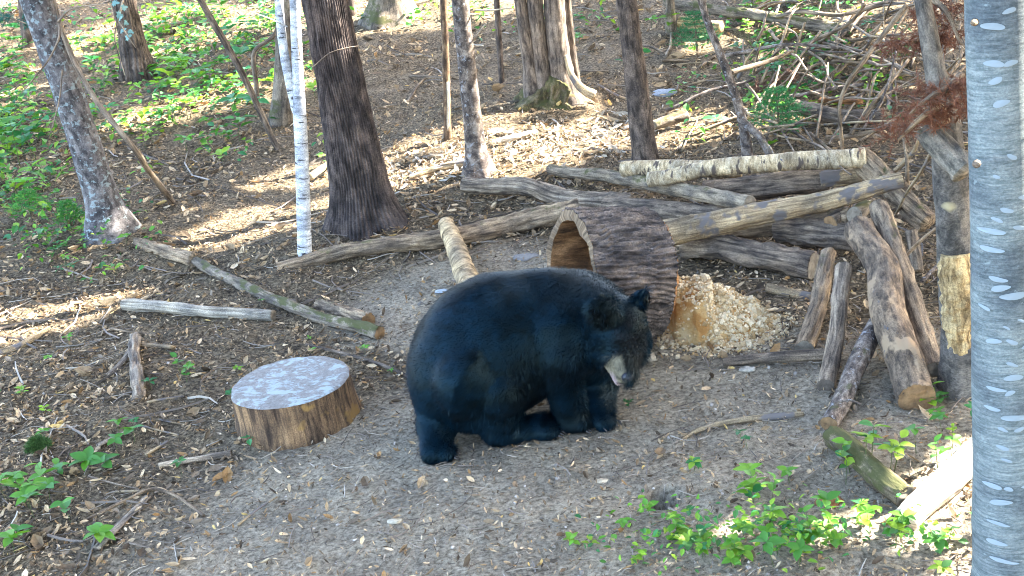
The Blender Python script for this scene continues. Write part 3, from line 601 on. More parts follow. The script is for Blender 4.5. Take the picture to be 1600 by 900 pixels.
y6 = W6[1][1]
branch(t6, B6, [Q(701, 205, y6 - .03), Q(702, 165, y6 - .045), Q(701, 128, y6 - .04)], .014, .012, M_sunwhite, 'sunlit_split_wood', 16, 10)  # split wood whose white colour includes the sun stripe on the stem
t7, W7, B7 = tree('mottled_tree', 'mottled grey tree with sunlit orange base behind grey log', [(748, 268, 50), (744, 240, 34), (739, 200, 30), (729, 100, 28), (719, 0, 27)], M_mid, flare(.3, .12, 5, .3, d_soft(.08, 14)), crownr=1.8)
y7 = W7[1][1]
for a, b_, c_ in (((741, 60), (752, 45), (760, 36)), ((742, 72), (750, 70), (756, 71)), ((742, 15), (762, 16), (800, 12))):
    branch(t7, B7, [Q(*a, y7), Q(*b_, y7 - .1), Q(*c_, y7 - .2)], .008, .004, M_sunwhite, ns=10)
t8 = empty('clump_tree', gz(P(858, 162)), label='clump of several grey stems rising from one mossy base', category='tree'); b8 = gz(P(858, 162)); y8 = b8[1] + .05
M_c8 = bark('bark_clump_stem', [(.05, .042, .04), (.13, .11, .10), (.22, .19, .175)], (40, 40, 7), .7, moss=.15)
for st, fl in (([(836, 165, 40), (829, 110, 22), (820, 50, 20), (812, 0, 19), (790, -200, 14)], .2), ([(852, 168, 46), (846, 110, 27), (840, 50, 25), (834, 0, 25), (825, -250, 16)], .25), ([(885, 166, 66), (876, 115, 40), (870, 60, 34), (865, 0, 33), (860, -300, 18)], .35), ([(900, 130, 16), (894, 80, 13), (890, 40, 12), (886, 0, 12), (880, -150, 8)], .1)):
    W = [Q(u, v, y8 + (.25 if st[0][2] < 20 else 0)) for u, v, _ in st]; R = [rad(s_[2], q) for s_, q in zip(st, W)]
    V, fs, bk, e = tube(W, R, 30, 120, d_soft(.12, 16), 0, _seed[0]); _seed[0] += 2
    ob('stem', mesh_np('stem', V - b8, fs, M_c8, True, {'bk': bk}), parent=t8)
Mb8 = bark('clump_base_moss', [(.05, .045, .03), (.11, .10, .05), (.18, .15, .11)], (30, 30, 10), .8, moss=.6)
V, fs, bk, e = tube([Q(858, 184, y8 + .03), Q(860, 165, y8 + .05), Q(863, 148, y8 + .06), Q(865, 128, y8 + .08), Q(866, 112, y8 + .1)], [rad(w_, b8) for w_ in (114, 98, 80, 60, 30)], 90, 70, lambda b, r, s, th: r * (.35 * vn(b * 7) + .16 * vn(b * 18) + .06 * vn(b * 50)), 0, 9.1)
ob('root_collar', mesh_np('root_collar', V - b8, fs, Mb8, True, {'bk': bk}), parent=t8)
branch(t8, b8, [Q(886, 85, y8 - .1), Q(893, 115, y8 - .18), Q(910, 138, y8 - .22), Q(930, 148, y8 - .25)], .02, .05, M_pale, 'root', 30, 12)
vv, ff, col = crown(Q(855, -900, y8), 2.2, 2.2, 2.4, 600, .42); ob('crown', mesh_np('crown', vv - b8, [ff], M_canopy, False, {'Col': col}), parent=t8)
tree('straight_tree', 'straight dark brown tree standing just behind the birch logs', [(1009, 256, 44), (1006, 225, 37), (1003, 200, 36), (990, 100, 33), (979, 0, 31)], M_dark, d_furrow(30, .009, 3), crownr=1.8, nr=140, ns=240)
tree('slim_tree', 'slim far stem with mossy foot behind the straight dark tree', [(1049, 50, 20), (1048, 25, 15), (1047, 0, 14)], M_moss, crownr=1.2, ns=50, ncards=200)
tree('slim_tree', 'slim grey far stem behind the mottled tree', [(784, 130, 9), (780, 60, 9), (776, 0, 9)], M_dark, height=7, crownr=1.0, ns=50, ncards=150)
tree('slim_tree', 'slim dark far stem between big tree and far broad trunk', [(550, 22, 16), (546, 0, 14)], M_dark, height=8, crownr=1.0, ns=40, ncards=150)
tree('slim_tree', 'thin dark crooked stem beside the thin white birch', [(432, 232, 9), (405, 170, 10), (370, 95, 11), (335, 40, 11), (312, 0, 10)], M_dlog, height=5, ns=60, nr=12)
tree('slim_tree', 'thin dark broken branch stem leaning behind crooked stem', [(404, 172, 8), (398, 110, 8), (392, 75, 7), (430, 62, 6)], M_dlog, height=2.6, ns=40, nr=10)
ts, Ws, Bs = tree('leaning_snag', 'crooked pale dead stem standing behind the cream birch log', [(1168, 247, 19), (1163, 200, 15), (1152, 155, 14), (1135, 110, 13), (1120, 70, 12), (1108, 45, 11)], M_mid, height=1.9, ns=60, nr=14)
ys = Ws[1][1]
branch(ts, Bs, [Q(1159, 182, ys), Q(1178, 200, ys - .1), Q(1192, 212, ys - .15), Q(1204, 242, ys - .2)], .03, .028, M_mid)
# standing snag behind the aspen, its broken top piece and the aspen itself
tg, Wg, Bg = tree('rotten_snag', 'grey dead trunk with flaking yellow rotten wood behind smooth aspen', [(1505, 606, 72), (1501, 520, 62), (1494, 400, 58), (1487, 300, 56), (1478, 195, 50), (1462, 110, 32), (1440, 0, 26)], M_snag, flare(.25, .12, 5, 1, d_rot(.1)), height=5, ns=160, nr=40)
yg = Wg[1][1]
V, fs, bk, e = tube([Q(1500, 572, yg - .045), Q(1499, 545, yg - .045), Q(1498, 500, yg - .045), Q(1496, 460, yg - .045), Q(1493, 430, yg - .045), Q(1492, 395, yg - .045)], [rad(w_, Wg[1]) for w_ in (10, 34, 50, 50, 46, 40)], 60, 110, lambda b, r, s, th: r * (.28 * fbm(b * np.array([14, 14, 11]), 3) + .12 * vn(b * 50)), 0, 4.2)
ob('rotten_patch', mesh_np('rotten_patch', V - Bg, fs, M_rot, True, {'bk': bk}), parent=tg)
log('broken_log', 'thick grey broken log piece with mossy end hung on dead trunk', L, [Q(1448, 200, yg - .12), Q(1475, 232, yg - .2), Q(1508, 266, yg - .3)], 40, 46, bark('bark_snag_moss', [(.06, .06, .06), (.15, .145, .14), (.25, .235, .22)], (24, 24, 8), .5, moss=.3), ns=60)
def aspen():
    b = P(1578, 935); W = [b]; pts = [(1578, 935, 118), (1576, 860, 108), (1572, 600, 101), (1566, 300, 96), (1557, 0, 96)]
    M = bark('bark_smooth_aspen', [(.095, .122, .128), (.14, .17, .178), (.195, .225, .228)], (20, 20, 120), .25, rough=.75, grain=.6, lichen=.1, lich_col=(.21, .25, .25), warm=(1, 1, 1))
    root, Wt, Bt = tree('aspen_tree', 'smooth pale grey aspen trunk with white lens-shaped scars beside sunlit log', pts, M, lambda b, r, s, th: r * (.03 * vn(b * 7) + .012 * vn(b * np.array([4, 4, 40]))), height=12, crownr=2.4, nr=64, ns=200, ncards=700)
    # pale lens-shaped scars standing slightly proud of the bark
    lens = [(1534, 35, 34), (1556, 10, 26), (1536, 92, 30), (1558, 90, 26), (1538, 118, 22), (1545, 152, 28), (1560, 233, 16), (1580, 295, 24), (1553, 315, 20), (1541, 331, 16), (1534, 350, 36), (1573, 341, 28), (1534, 378, 30), (1542, 422, 26), (1545, 435, 30), (1562, 445, 46), (1573, 482, 12), (1553, 494, 10), (1560, 515, 18), (1537, 518, 22), (1582, 520, 22), (1590, 527, 22), (1560, 549, 18), (1562, 569, 34), (1540, 591, 26), (1557, 593, 18), (1536, 622, 20), (1565, 630, 50), (1548, 650, 14), (1570, 647, 20), (1548, 678, 18), (1553, 696, 16), (1584, 733, 26), (1536, 740, 24), (1545, 762, 34), (1555, 739, 14), (1542, 795, 30), (1590, 800, 22), (1540, 825, 26), (1548, 850, 40), (1586, 400, 18), (1590, 200, 16), (1540, 265, 10), (1528, 470, 12)]
    Vs, Fs = [], []; ML, n, Lk, bb = newmat('aspen_scar'); bb.inputs['Base Color'].default_value = (.25, .30, .325, 1); bb.inputs['Roughness'].default_value = .8
    Wn = np.array(Wt[:6]); 
    for (u, v, wd) in lens:
        y = b[1]; c = Q(u, v, y); # axis point at same height
        ax = np.array([np.interp(c[2], Wn[:, 2], Wn[:, k]) for k in range(3)]); rr = np.interp(c[2], [q[2] for q in Wt[1:6]], [rad(p[2], q) for p, q in zip(pts, Wt[1:6])])
        sx = np.clip((c[0] - ax[0]) / rr, -.93, .93); a0 = math.asin(sx); half = wd * .42 * depth(c) / FPX / rr / max(.35, math.cos(a0)); hz = rng.uniform(.007, .011) * (wd / 26) ** .4
        K = 24; th = np.linspace(0, 2*np.pi, K, endpoint=False); ring = []
        for t in th:
            wob = 1 + .10 * math.sin(2*t + u) + .07*math.sin(3*t+v); a = a0 + half * math.cos(t) * wob; z = c[2] + hz * math.sin(t) * wob - .006 * math.cos(t) * math.sin(u)
            ring.append((ax[0] + (rr*1.045) * math.sin(a), ax[1] - (rr*1.045) * math.cos(a), z))
        ctr = (ax[0] + rr*1.062*math.sin(a0), ax[1] - rr*1.062*math.cos(a0), c[2])
        me = mesh_np('scar', np.array(ring + [ctr]) - Bt, [np.array([[k, (k+1) % K, K] for k in range(K)])], ML)
        ob('scar', me, parent=root)
    branch(root, Bt, [Q(1524, 38, b[1] - .1), Q(1521, 40, b[1] - .16)], .012, .006, M_weath2, 'branch_stub', 6, 8)
    branch(root, Bt, [Q(1527, 260, b[1] - .1), Q(1529, 261, b[1] - .18)], .014, .010, M_dlog, 'branch_stub', 6, 8)
aspen()

# unseen trees added at right to shade the clearing (above and beside the frame)
k = 0
for y in np.arange(-3.0, 31, 2.6):
    for row in range(2):
        cand = []
        for _ in range(16):
            x = max(4.2, .5 * y + 3.2) + row * 2.6 + rng.uniform(-.6, .6); yy = y + rng.uniform(-1.0, 1.0) + row * 1.2
            dd = np.abs((x - GP[:, 0]) * SUN[1] - (yy - GP[:, 1]) * SUN[0]) / math.hypot(SUN[0], SUN[1]); cand.append(((dd < GR + .15).sum(), x, yy))
        _, x, yy = min(cand); k += 1
        b = np.array([x, yy, float(tz(x, yy))]); Hh = rng.uniform(9, 12.5) + (4.5 if yy > 9 else 0)
        root = empty('shade_tree', b, label='unseen leafy tree added at the edge to shade the clearing', category='tree', group='unseen trees added for shade')
        V, fs, bk, e = tube([b - [0, 0, .2], b + [0, 0, Hh*.5], b + [rng.uniform(-.4, .4), rng.uniform(-.4, .4), Hh]], [.13, .10, .02], 12, 30, d_soft(.1, 8), 0, k)
        ob('trunk', mesh_np('trunk', V - b, fs, M_dark, True, {'bk': bk}), parent=root)
        zc = 1.6 if row == 0 else 2.2
        vv, ff, col = crown(b + np.array([0, 0, (Hh + 1 + zc) / 2]), 2.0, 1.9, (Hh + 1 - zc) / 2, 1000 + 300 * (yy > 9), .42)
        ob('crown', mesh_np('crown', vv - b, [ff], M_canopy, False, {'Col': col}), parent=root)

# ------------------------------------------------------------------ the bear
def surface_nets(Fd, org, h):
    sgn = Fd < 0; nx, ny, nz = Fd.shape
    pos = np.zeros((nx-1, ny-1, nz-1, 3)); cnt = np.zeros((nx-1, ny-1, nz-1))
    cs = [(a, b, c) for a in (0, 1) for b in (0, 1) for c in (0, 1)]
    sl_ = lambda o: (slice(o[0], nx-1+o[0]), slice(o[1], ny-1+o[1]), slice(o[2], nz-1+o[2]))
    for a in cs:
        for k in range(3):
            if a[k]: continue
            b = list(a); b[k] = 1; fa, fb = Fd[sl_(a)], Fd[sl_(b)]; cr = (fa < 0) != (fb < 0)
            t = np.where(cr, fa / np.where(cr, fa - fb, 1), 0)
            for q in range(3): pos[..., q] += np.where(cr, a[q] + (t if q == k else 0), 0)
            cnt += cr
    act = cnt > 0; idx = -np.ones(act.shape, int); idx[act] = np.arange(act.sum())
    I = np.argwhere(act); V = org + h * (I + pos[act] / cnt[act][:, None]); faces = []
    for k in range(3):
        a, b = [(1, 2), (2, 0), (0, 1)][k]
        s0 = [slice(1, -1)] * 3; s0[k] = slice(0, -1); s1 = [slice(1, -1)] * 3; s1[k] = slice(1, None)
        f0, f1 = sgn[tuple(s0)], sgn[tuple(s1)]
        c = np.argwhere(f0 != f1); off = np.array([1, 1, 1]); off[k] = 0; c = c + off
        flip = f0[f0 != f1]
        ea = np.zeros(3, int); ea[a] = 1; eb = np.zeros(3, int); eb[b] = 1
        g = lambda q: idx[q[:, 0], q[:, 1], q[:, 2]]
        quad = np.stack([g(c - ea - eb), g(c - eb), g(c), g(c - ea)], 1)
        quad[~flip] = quad[~flip][:, ::-1]; faces.append(quad)
    return V, np.concatenate(faces)
def bear():
    y0 = P(830, 690)[1] + .22
    B = lambda u, v, dy: Q(u, v, y0 + dy)
    Gd = lambda u, v, h: P(u, v, h)
    s = depth(B(800, 560, 0)) / FPX          # metres per photo pixel at the bear
    prims = []                                # capsules with a radius at both ends
    def cap(a, ra, b, rb, k=.07): prims.append((a, ra, b, rb, k))
    # trunk: broad rump, barrel belly, shoulders
    cap(B(741, 575, .0), 98*s, B(762, 548, .02), 100*s, .05); cap(B(762, 545, .02), 103*s, B(792, 532, .04), 101*s, .05); cap(B(792, 530, .04), 100*s, B(852, 507, .06), 80*s, .05)
    cap(B(850, 508, .06), 80*s, B(893, 508, .02), 80*s, .05); cap(B(885, 518, .02), 80*s, B(925, 512, -.03), 62*s, .05)            # shoulders to neck
    cap(B(925, 512, -.04), 60*s, B(958, 508, -.14), 44*s, .05)      # neck
    # near hind leg: thigh, knee, hock, long foot lying forward
    cap(B(750, 590, -.19), 66*s, B(782, 606, -.24), 36*s, .02); cap(B(780, 606, -.19), 34*s, Gd(782, 664, .10), 24*s, .04)
    hk = Gd(780, 676, .06); toe = Gd(850, 668, .045); cap(hk, .06, toe, .046, .03); cap(toe, .044, toe + [.03, -.03, -.005], .038, .03); cap(toe, .042, toe + [.03, .04, -.005], .036, .03)
    # trailing hind leg
    cap(B(700, 612, -.06), 54*s, B(688, 655, -.12), 29*s, .04); ft = Gd(680, 706, .045); cap(B(688, 655, -.12), 27*s, ft, .046, .035); cap(ft, .044, ft + [.06, -.01, -.006], .038, .03)
    # forelegs
    cap(B(880, 520, -.11), 48*s, B(886, 548, -.16), 38*s, .05); cap(B(886, 548, -.16), 36*s, B(880, 592, -.15), 23*s, .02); p1 = Gd(895, 656, .055); cap(B(880, 592, -.15), 22*s, p1, .052, .03); cap(p1, .052, p1 + [.05, -.02, -.012], .043, .03)
    cap(B(915, 545, .02), 46*s, B(936, 596, .0), 23*s, .045); p2 = Gd(937, 646, .06); cap(B(936, 596, .0), 22*s, p2, .055, .03); cap(p2, .052, p2 + [.02, -.055, -.012], .043, .03)
    # head, turned towards the camera and down
    hc = B(966, 514, -.17); cap(hc, 41*s, B(970, 530, -.21), 39*s, .04)
    cap(B(948, 536, -.20), 23*s, B(957, 552, -.23), 21*s, .035)      # cheek
    cap(B(992, 533, -.18), 20*s, B(988, 552, -.22), 19*s, .035)
    mz0 = B(972, 550, -.27); mz1 = B(977, 584, -.36); cap(mz0, 26*s, mz1, 15*s, .03)
    cap(B(962, 570, -.29), 15*s, B(967, 593, -.34), 9*s, .02)      # lower jaw
    ears = [(B(944, 488, -.30), np.array([.056, .024, .066]), -.25), (B(1001, 466, -.15), np.array([.040, .024, .070]), .5)]
    pts = np.array([q for p in prims for q in (p[0], p[2])]); lo = pts.min(0) - .42; hi = pts.max(0) + .42; lo[2] = -.06; hi[2] = 1.1
    h = .0115; n = np.ceil((hi - lo) / h).astype(int); gx = [lo[k] + h * np.arange(n[k]) for k in range(3)]
    X = np.stack(np.meshgrid(*gx, indexing='ij'), -1).astype(np.float32)
    def sdf(X):
        D = None
        for a, ra, b, rb, k in prims:
            ab = b - a; t = np.clip(((X - a) @ ab) / (ab @ ab), 0, 1); d = np.linalg.norm(X - a - t[..., None] * ab, axis=-1) - (ra + (rb - ra) * t)
            if D is None: D = d
            else: hh = np.clip(.5 + .5 * (D - d) / k, 0, 1); D = D + (d - D) * hh - k * hh * (1 - hh)
        for c, r, ang in ears:
            q = X - c; ca, sa = math.cos(ang), math.sin(ang); ex = q[..., 0] * ca - q[..., 2] * sa; ez = q[..., 0] * sa + q[..., 2] * ca
            e = (np.sqrt((ex / r[0])**2 + (q[..., 1] / r[1])**2 + (ez / r[2])**2) - 1) * r.min()
            cup = np.sqrt((ex / (r[0]*.62))**2 + ((q[..., 1] + .024) / .022)**2 + ((ez - .008) / (r[2]*.66))**2) - 1
            e = np.maximum(e, -cup * .016)
            k = .018; hh = np.clip(.5 + .5 * (D - e) / k, 0, 1); D = D + (e - D) * hh - k * hh * (1 - hh)
        return D
    D = sdf(X) + .008 * vn(X * 9) + .003 * vn(X * 24)
    V, q = surface_nets(D.astype(float), lo, h)
    eps = .006; N = np.stack([sdf(V + eps*np.eye(3)[k]) - sdf(V - eps*np.eye(3)[k]) for k in range(3)], -1); N /= np.linalg.norm(N, axis=1)[:, None] + 1e-9
    base = gz(B(810, 640, 0))
    # coat: blue-black with a few brown-black areas, tan muzzle
    mdir = mz1 - mz0; t = ((V - mz0) @ mdir) / (mdir @ mdir); dm = np.linalg.norm(V - mz0 - np.clip(t, 0, 1.2)[:, None]*mdir, axis=1)
    side = (V - mz0 - t[:, None]*mdir) @ R_; muz = sstep(.30, .55, t) * sstep(.14, .09, dm) * sstep(.02, -.02, side)
    jaw = sstep(.06, .035, np.linalg.norm(V - B(965, 595, -.33), axis=1))
    br = sstep(.05, .5, fbm(V * 4.5 + 2, 2))
    colr = np.array([.0014, .0072, .0138]) * (1 - br[:, None]) + np.array([.002, .0036, .0055]) * br[:, None]
    for c, r, a_ in ears[:1]:
        e = sstep(.062, .05, np.linalg.norm((V - c - [0, -.02, 0]) * [1, .8, .85], axis=1)); colr = colr * (1 - e[:, None]) + np.array([.0015, .0014, .002]) * e[:, None]
    fs_ = sstep(.09, .05, np.linalg.norm((V - B(984, 532, -.3)) * [1, .4, .6], axis=1)); colr = colr * (1 - fs_[:, None]) + np.array([.007, .0055, .006]) * fs_[:, None]
    tan = np.array([.13, .108, .068]); colr = colr * (1 - muz[:, None]) + tan * muz[:, None]; colr = colr * (1 - jaw[:, None]) + np.array([.33, .24, .22]) * jaw[:, None]
    C = np.concatenate([colr, np.ones((len(V), 1))], 1)
    M = colmat('bear_coat', .6, 0, .3, .12); 
    root = ob('black_bear', mesh_np('black_bear', V - base, [q], M, True, {'Col': C}), base, label='large black bear hunched over with its head turned down', category='bear')
    # fur: fine tapering strands over the coat
    A, Bq, Cq = V[q[:, 0]], V[q[:, 1]], V[q[:, 3]]; ar = np.linalg.norm(np.cross(Bq - A, Cq - A), axis=1); K = 260000
    fi = rng.choice(len(q), K, p=ar / ar.sum()); a, b = rng.random((2, K, 1)); Pp = A[fi] + a * (Bq - A)[fi] + b * (Cq - A)[fi]; Nn = N[q[fi, 0]]; cl = colr[q[fi, 0]]; mm = np.maximum(muz, jaw)[q[fi, 0]]
    head = sstep(.22, .12, np.linalg.norm(Pp - hc, axis=1))[:, None]
    flow = np.array([-.75, .05, -.55]) * (1 - head) + head * ((hc - mz1) / np.linalg.norm(hc - mz1) * .8)
    flow = flow + .45 * np.stack([vn(Pp * 5), vn(Pp * 5 + 31), vn(Pp * 5 + 57)], 1) + rng.normal(0, .25, (K, 3)); flow -= Nn * (flow * Nn).sum(1)[:, None]
    low = sstep(.10, .03, Pp[:, 2] - base[2])
    ln = (.052 - .032 * head[:, 0] - .026 * low) * rng.uniform(.6, 1.25, K); ln = np.where(mm > .2, .006, ln)
    d1 = Nn * .42 + flow * .8; d1 /= np.linalg.norm(d1, axis=1)[:, None]; d2 = Nn * .12 + flow + [0, 0, -.12]; d2 /= np.linalg.norm(d2, axis=1)[:, None]
    sd = np.cross(d1, Nn); sd /= np.linalg.norm(sd, axis=1)[:, None] + 1e-9; wd = .0013
    Pm = Pp + d1 * ln[:, None] * .5; Pt = Pm + d2 * ln[:, None] * .5; Pp = Pp - Nn * .003
    VV = np.stack([Pp - sd*wd, Pp + sd*wd, Pm + sd*wd*.8, Pm - sd*wd*.8, Pt], 1).reshape(-1, 3); o5 = np.arange(K)[:, None] * 5
    cc = np.repeat(np.concatenate([cl * (rng.uniform(.5, 1.5, (K, 1)) * np.clip(1.05 + 1.1 * vn(Pp * np.array([26, 26, 60]))[:, None] + .25 * vn(Pp * 9)[:, None], .25, 2.4)), np.ones((K, 1))], 1), 5, 0)
    Mf = colmat('bear_fur', .4, 0, .1, .2); Mf.node_tree.nodes['Principled BSDF'].inputs['Specular Tint'].default_value = (.45, .85, 1, 1)
    ob('fur', mesh_np('fur', VV - base, [o5 + np.array([[0, 1, 2, 3]]), o5 + np.array([[3, 2, 4]])], Mf, False, {'Col': cc}), parent=root, kind='stuff')
    # nose, eyes, claws
    def blob(name, c, r, col, rough=.3, rot=0):
        th = np.linspace(0, np.pi, 12); ph = np.linspace(0, 2*np.pi, 18, endpoint=False); Tt, Pq = np.meshgrid(th, ph, indexing='ij')
        vv = np.stack([np.sin(Tt)*np.cos(Pq)*r[0], np.sin(Tt)*np.sin(Pq)*r[1], np.cos(Tt)*r[2]], -1).reshape(-1, 3) + c - base
        i = np.arange(11)[:, None]*18; j = np.arange(18)[None]; qq = np.stack([i+j, i+18+j, i+18+(j+1) % 18, i+(j+1) % 18], -1).reshape(-1, 4)
        Mm, n_, L_, b_ = newmat(name + '_surface'); b_.inputs['Base Color'].default_value = (*col, 1); b_.inputs['Roughness'].default_value = rough
        ob(name, mesh_np(name, vv, [qq], Mm), parent=root)
    blob('nose', B(981, 589, -.40), (.030, .024, .024), (.010, .011, .018), .45)
    blob('eye', B(963, 550, -.335), (.010, .010, .010), (.008, .006, .005), .08); blob('eye', B(992, 547, -.30), (.010, .010, .010), (.008, .006, .005), .08)
    Mc, n_, L_, b_ = newmat('claw_horn'); b_.inputs['Base Color'].default_value = (.03, .026, .024, 1)
    for pw, dx, dy in ((toe, .9, -.35), (ft, .95, -.1), (p1, .85, -.45), (p2, .5, -.85)):
        dv = np.array([dx, dy, 0]); sv = np.array([-dy, dx, 0])
        for kk in range(5):
            st = pw + dv * (.085 if pw is not ft else .095) + sv * (kk - 2) * .022; st[2] = float(tz(st[0], st[1])) + .028
            V_, f_, bk_, e_ = tube([st, st + dv*.016 + [0, 0, -.004], st + dv*.026 + [0, 0, -.02]], [.006, .005, .001], 6, 6)
            ob('claw', mesh_np('claw', V_ - base, f_, Mc), parent=root)
bear()

# ------------------------------------------------------------------ leaf litter and twigs
def wedge(N, r0, r1, p=1.0):
    """random ground points in the wedge the clearing opens to, denser close by"""
    u = rng.random(N); r = (r0**p + u * (r1**p - r0**p)) ** (1 / p); a = rng.uniform(-.62, .62, N)
    return r * np.sin(a), r * np.cos(a)
def slope_rot(x, y, R):
    e = .05; gx = (tz(x+e, y) - tz(x-e, y)) / (2*e); gy = (tz(x, y+e) - tz(x, y-e)) / (2*e)
    n = np.stack([-gx, -gy, 1+0*x], 1); n /= np.linalg.norm(n, axis=1)[:, None]; X = np.cross(np.tile([0, 1., 0], (len(x), 1)), n); X /= np.linalg.norm(X, axis=1)[:, None]
    return np.stack([X, np.cross(n, X), n], 2) @ R
# a dry curled leaf: pointed oval folded along the midrib
LV = np.array([[-.5, 0, .06], [-.25, .2, .10], [-.25, 0, .0], [-.25, -.2, .1], [.15, .26, .12], [.15, 0, .0], [.15, -.26, .07], [.5, 0, .10]], float)
LF = np.array([[0,2,1],[0,3,2],[1,2,5],[1,5,4],[2,3,6],[2,6,5],[4,5,7],[5,6,7]])
PAL = np.array([[.22, .175, .135], [.32, .26, .20], [.12, .095, .078], [.42, .35, .28], [.54, .47, .39], [.27, .18, .10], [.20, .175, .16], [.50, .40, .20], [.06, .048, .04]])
WTS = np.array([.17, .17, .15, .14, .09, .06, .1, .015, .105]); WTS /= WTS.sum()
def litter(N, r0, r1, size, name, tilt=.35, dens=None, p=1.0, thin=1.0):
    x, y = wedge(N, r0, r1, p); keep = rng.random(N) < (dens(x, y) if dens else 1); x, y = x[keep], y[keep]; N = len(x)
    R = slope_rot(x, y, rand_rot(N, tilt)); z = tz(x, y) + .006 + rng.random(N) * .012
    sc_ = rng.lognormal(0, .35, N) * size; sc3 = np.stack([sc_, sc_, sc_ * rng.uniform(.4, 1.5, N)], 1)
    col = PAL[rng.choice(len(PAL), N, p=WTS)] * np.array([1.22, 1.05, .78]) * rng.uniform(.75, 1.2, (N, 1))
    k = len(LV); tv = np.repeat(LV[None], N, 0) * rng.uniform(.5, 1.0, (N, 1, 1)) ** np.array([0, thin, 0]) * np.stack([np.ones(N), np.ones(N), rng.normal(1, .9, N)], 1)[:, None, :]
    V = np.einsum('nij,nkj->nki', R, tv * sc_[:, None, None]) + np.stack([x, y, z], 1)[:, None, :]
    Fc = (LF[None] + (np.arange(N)*k)[:, None, None]).reshape(-1, 3); C = np.concatenate([np.repeat(col[:, None], k, 1), np.ones((N, k, 1))], -1).reshape(-1, 4)
    return V.reshape(-1, 3), Fc, C
def join(parts):
    V, Fc, C = [], [], []; o = 0
    for v, f, c in parts: V.append(v); Fc.append(f + o); C.append(c); o += len(v)
    return np.concatenate(V), np.concatenate(Fc), np.concatenate(C)
lit = lambda x, y: .10 + .90 * (1 - trod(x, y)) * (.35 + .65 * sstep(-.3, .5, vn(np.stack([x*1.1, y*1.1, x*0+7], -1))))
def sunlit_chip_band():  # pale wood debris, coloured light to brighten the sunlit band
    N = 1700; u = rng.uniform(600, 1000, N); vv = np.interp(u, [600, 760, 1000], [288, 248, 210]) + rng.normal(0, 15, N); k_ = rng.integers(0, 60, N)
    ctr = np.array([P(a, b) for a, b in zip(u[:60], vv[:60])]); x = ctr[k_, 0] + rng.normal(0, .22, N); y = ctr[k_, 1] + rng.normal(0, .16, N)
    R = slope_rot(x, y, rand_rot(N, .4)); z = tz(x, y) + .012 + rng.random(N) * .012; sc_ = rng.lognormal(0, .45, N) * .05
    col = np.array([[.40, .33, .24], [.56, .50, .42], [.32, .23, .14]])[rng.integers(0, 3, N)] * rng.uniform(.8, 1.1, (N, 1))
    V = np.einsum('nij,kj->nki', R, LV * [1, .6, 1]) * sc_[:, None, None] + np.stack([x, y, z], 1)[:, None, :]
    return V.reshape(-1, 3), (LF[None] + (np.arange(N)*8)[:, None, None]).reshape(-1, 3), np.concatenate([np.repeat(col[:, None], 8, 1), np.ones((N, 8, 1))], -1).reshape(-1, 4)
v, f, c = join([sunlit_chip_band(), litter(15000, 3.2, 9, .044, 'a', .4, lit), litter(120000, 3.2, 12, .021, 'b', .6, lambda x, y: .22 + .78 * lit(x, y), thin=2.4), litter(52000, 8, 26, .056, 'c', .4, lit, 1.2)])
ob('leaf_litter', mesh_np('leaf_litter', v, [f], M_litter, False, {'Col': c}), label='brown and grey dead leaves scattered over the forest floor', category='leaf litter', kind='stuff')
def twigs(N, r0, r1, ln, wd, dens):
    x, y = wedge(N, r0, r1, 1.1); k_ = rng.random(N) < dens(x, y); x, y = x[k_], y[k_]; N = len(x); a = rng.normal(.35, .9, N); l = rng.lognormal(0, .5, N) * ln; w_ = rng.uniform(.6, 1.5, N) * wd
    t = np.linspace(-.5, .5, 4); bend = rng.normal(0, .10, (N, 1)) * np.array([[0, 1, 1, 0]]) * l[:, None]
    cx = x[:, None] + t * l[:, None] * np.cos(a)[:, None] - bend * np.sin(a)[:, None]; cy = y[:, None] + t * l[:, None] * np.sin(a)[:, None] + bend * np.cos(a)[:, None]; cz = tz(cx, cy) + w_[:, None] + .006 + rng.random((N, 1)) * .01
    taper = np.array([1, .95, .85, .5]); V = []
    for ang in (0, 2.09, 4.19):
        V.append(np.stack([cx - np.sin(a)[:, None]*np.cos(ang)*w_[:, None]*taper, cy + np.cos(a)[:, None]*np.cos(ang)*w_[:, None]*taper, cz + np.sin(ang)*w_[:, None]*taper], -1))
    V = np.stack(V, 2).reshape(N, 12, 3); Fq = []
    for s_ in range(3):
        for j in range(3): Fq.append([s_*3+j, s_*3+(j+1) % 3, s_*3+3+(j+1) % 3, s_*3+3+j])
    Fq = np.array(Fq); Fc = (Fq[None] + (np.arange(N)*12)[:, None, None]).reshape(-1, 4)
    pal = np.array([[.10, .08, .065], [.2, .16, .13], [.3, .25, .2], [.42, .36, .29]]); col = pal[rng.choice(4, N, p=[.35, .35, .2, .1])]
    C = np.concatenate([np.repeat(col[:, None], 12, 1), np.ones((N, 12, 1))], -1).reshape(-1, 4); return V.reshape(-1, 3), Fc, C
v, f, c = join([twigs(2600, 3.2, 9, .12, .0028, lambda x, y: .3 + .7*lit(x, y)), twigs(2200, 7, 20, .3, .006, lit), twigs(260, 3.2, 10, .35, .006, lambda x, y: lit(x, y) * (trod(x, y) < .3)), twigs(4500, 3.2, 8, .035, .0018, lambda x, y: .8 + 0*x)])
ob('twig_litter', mesh_np('twig_litter', v, [f], M_twig, False, {'Col': c}), label='small broken twigs and chips strewn over the ground', category='twigs', kind='stuff')
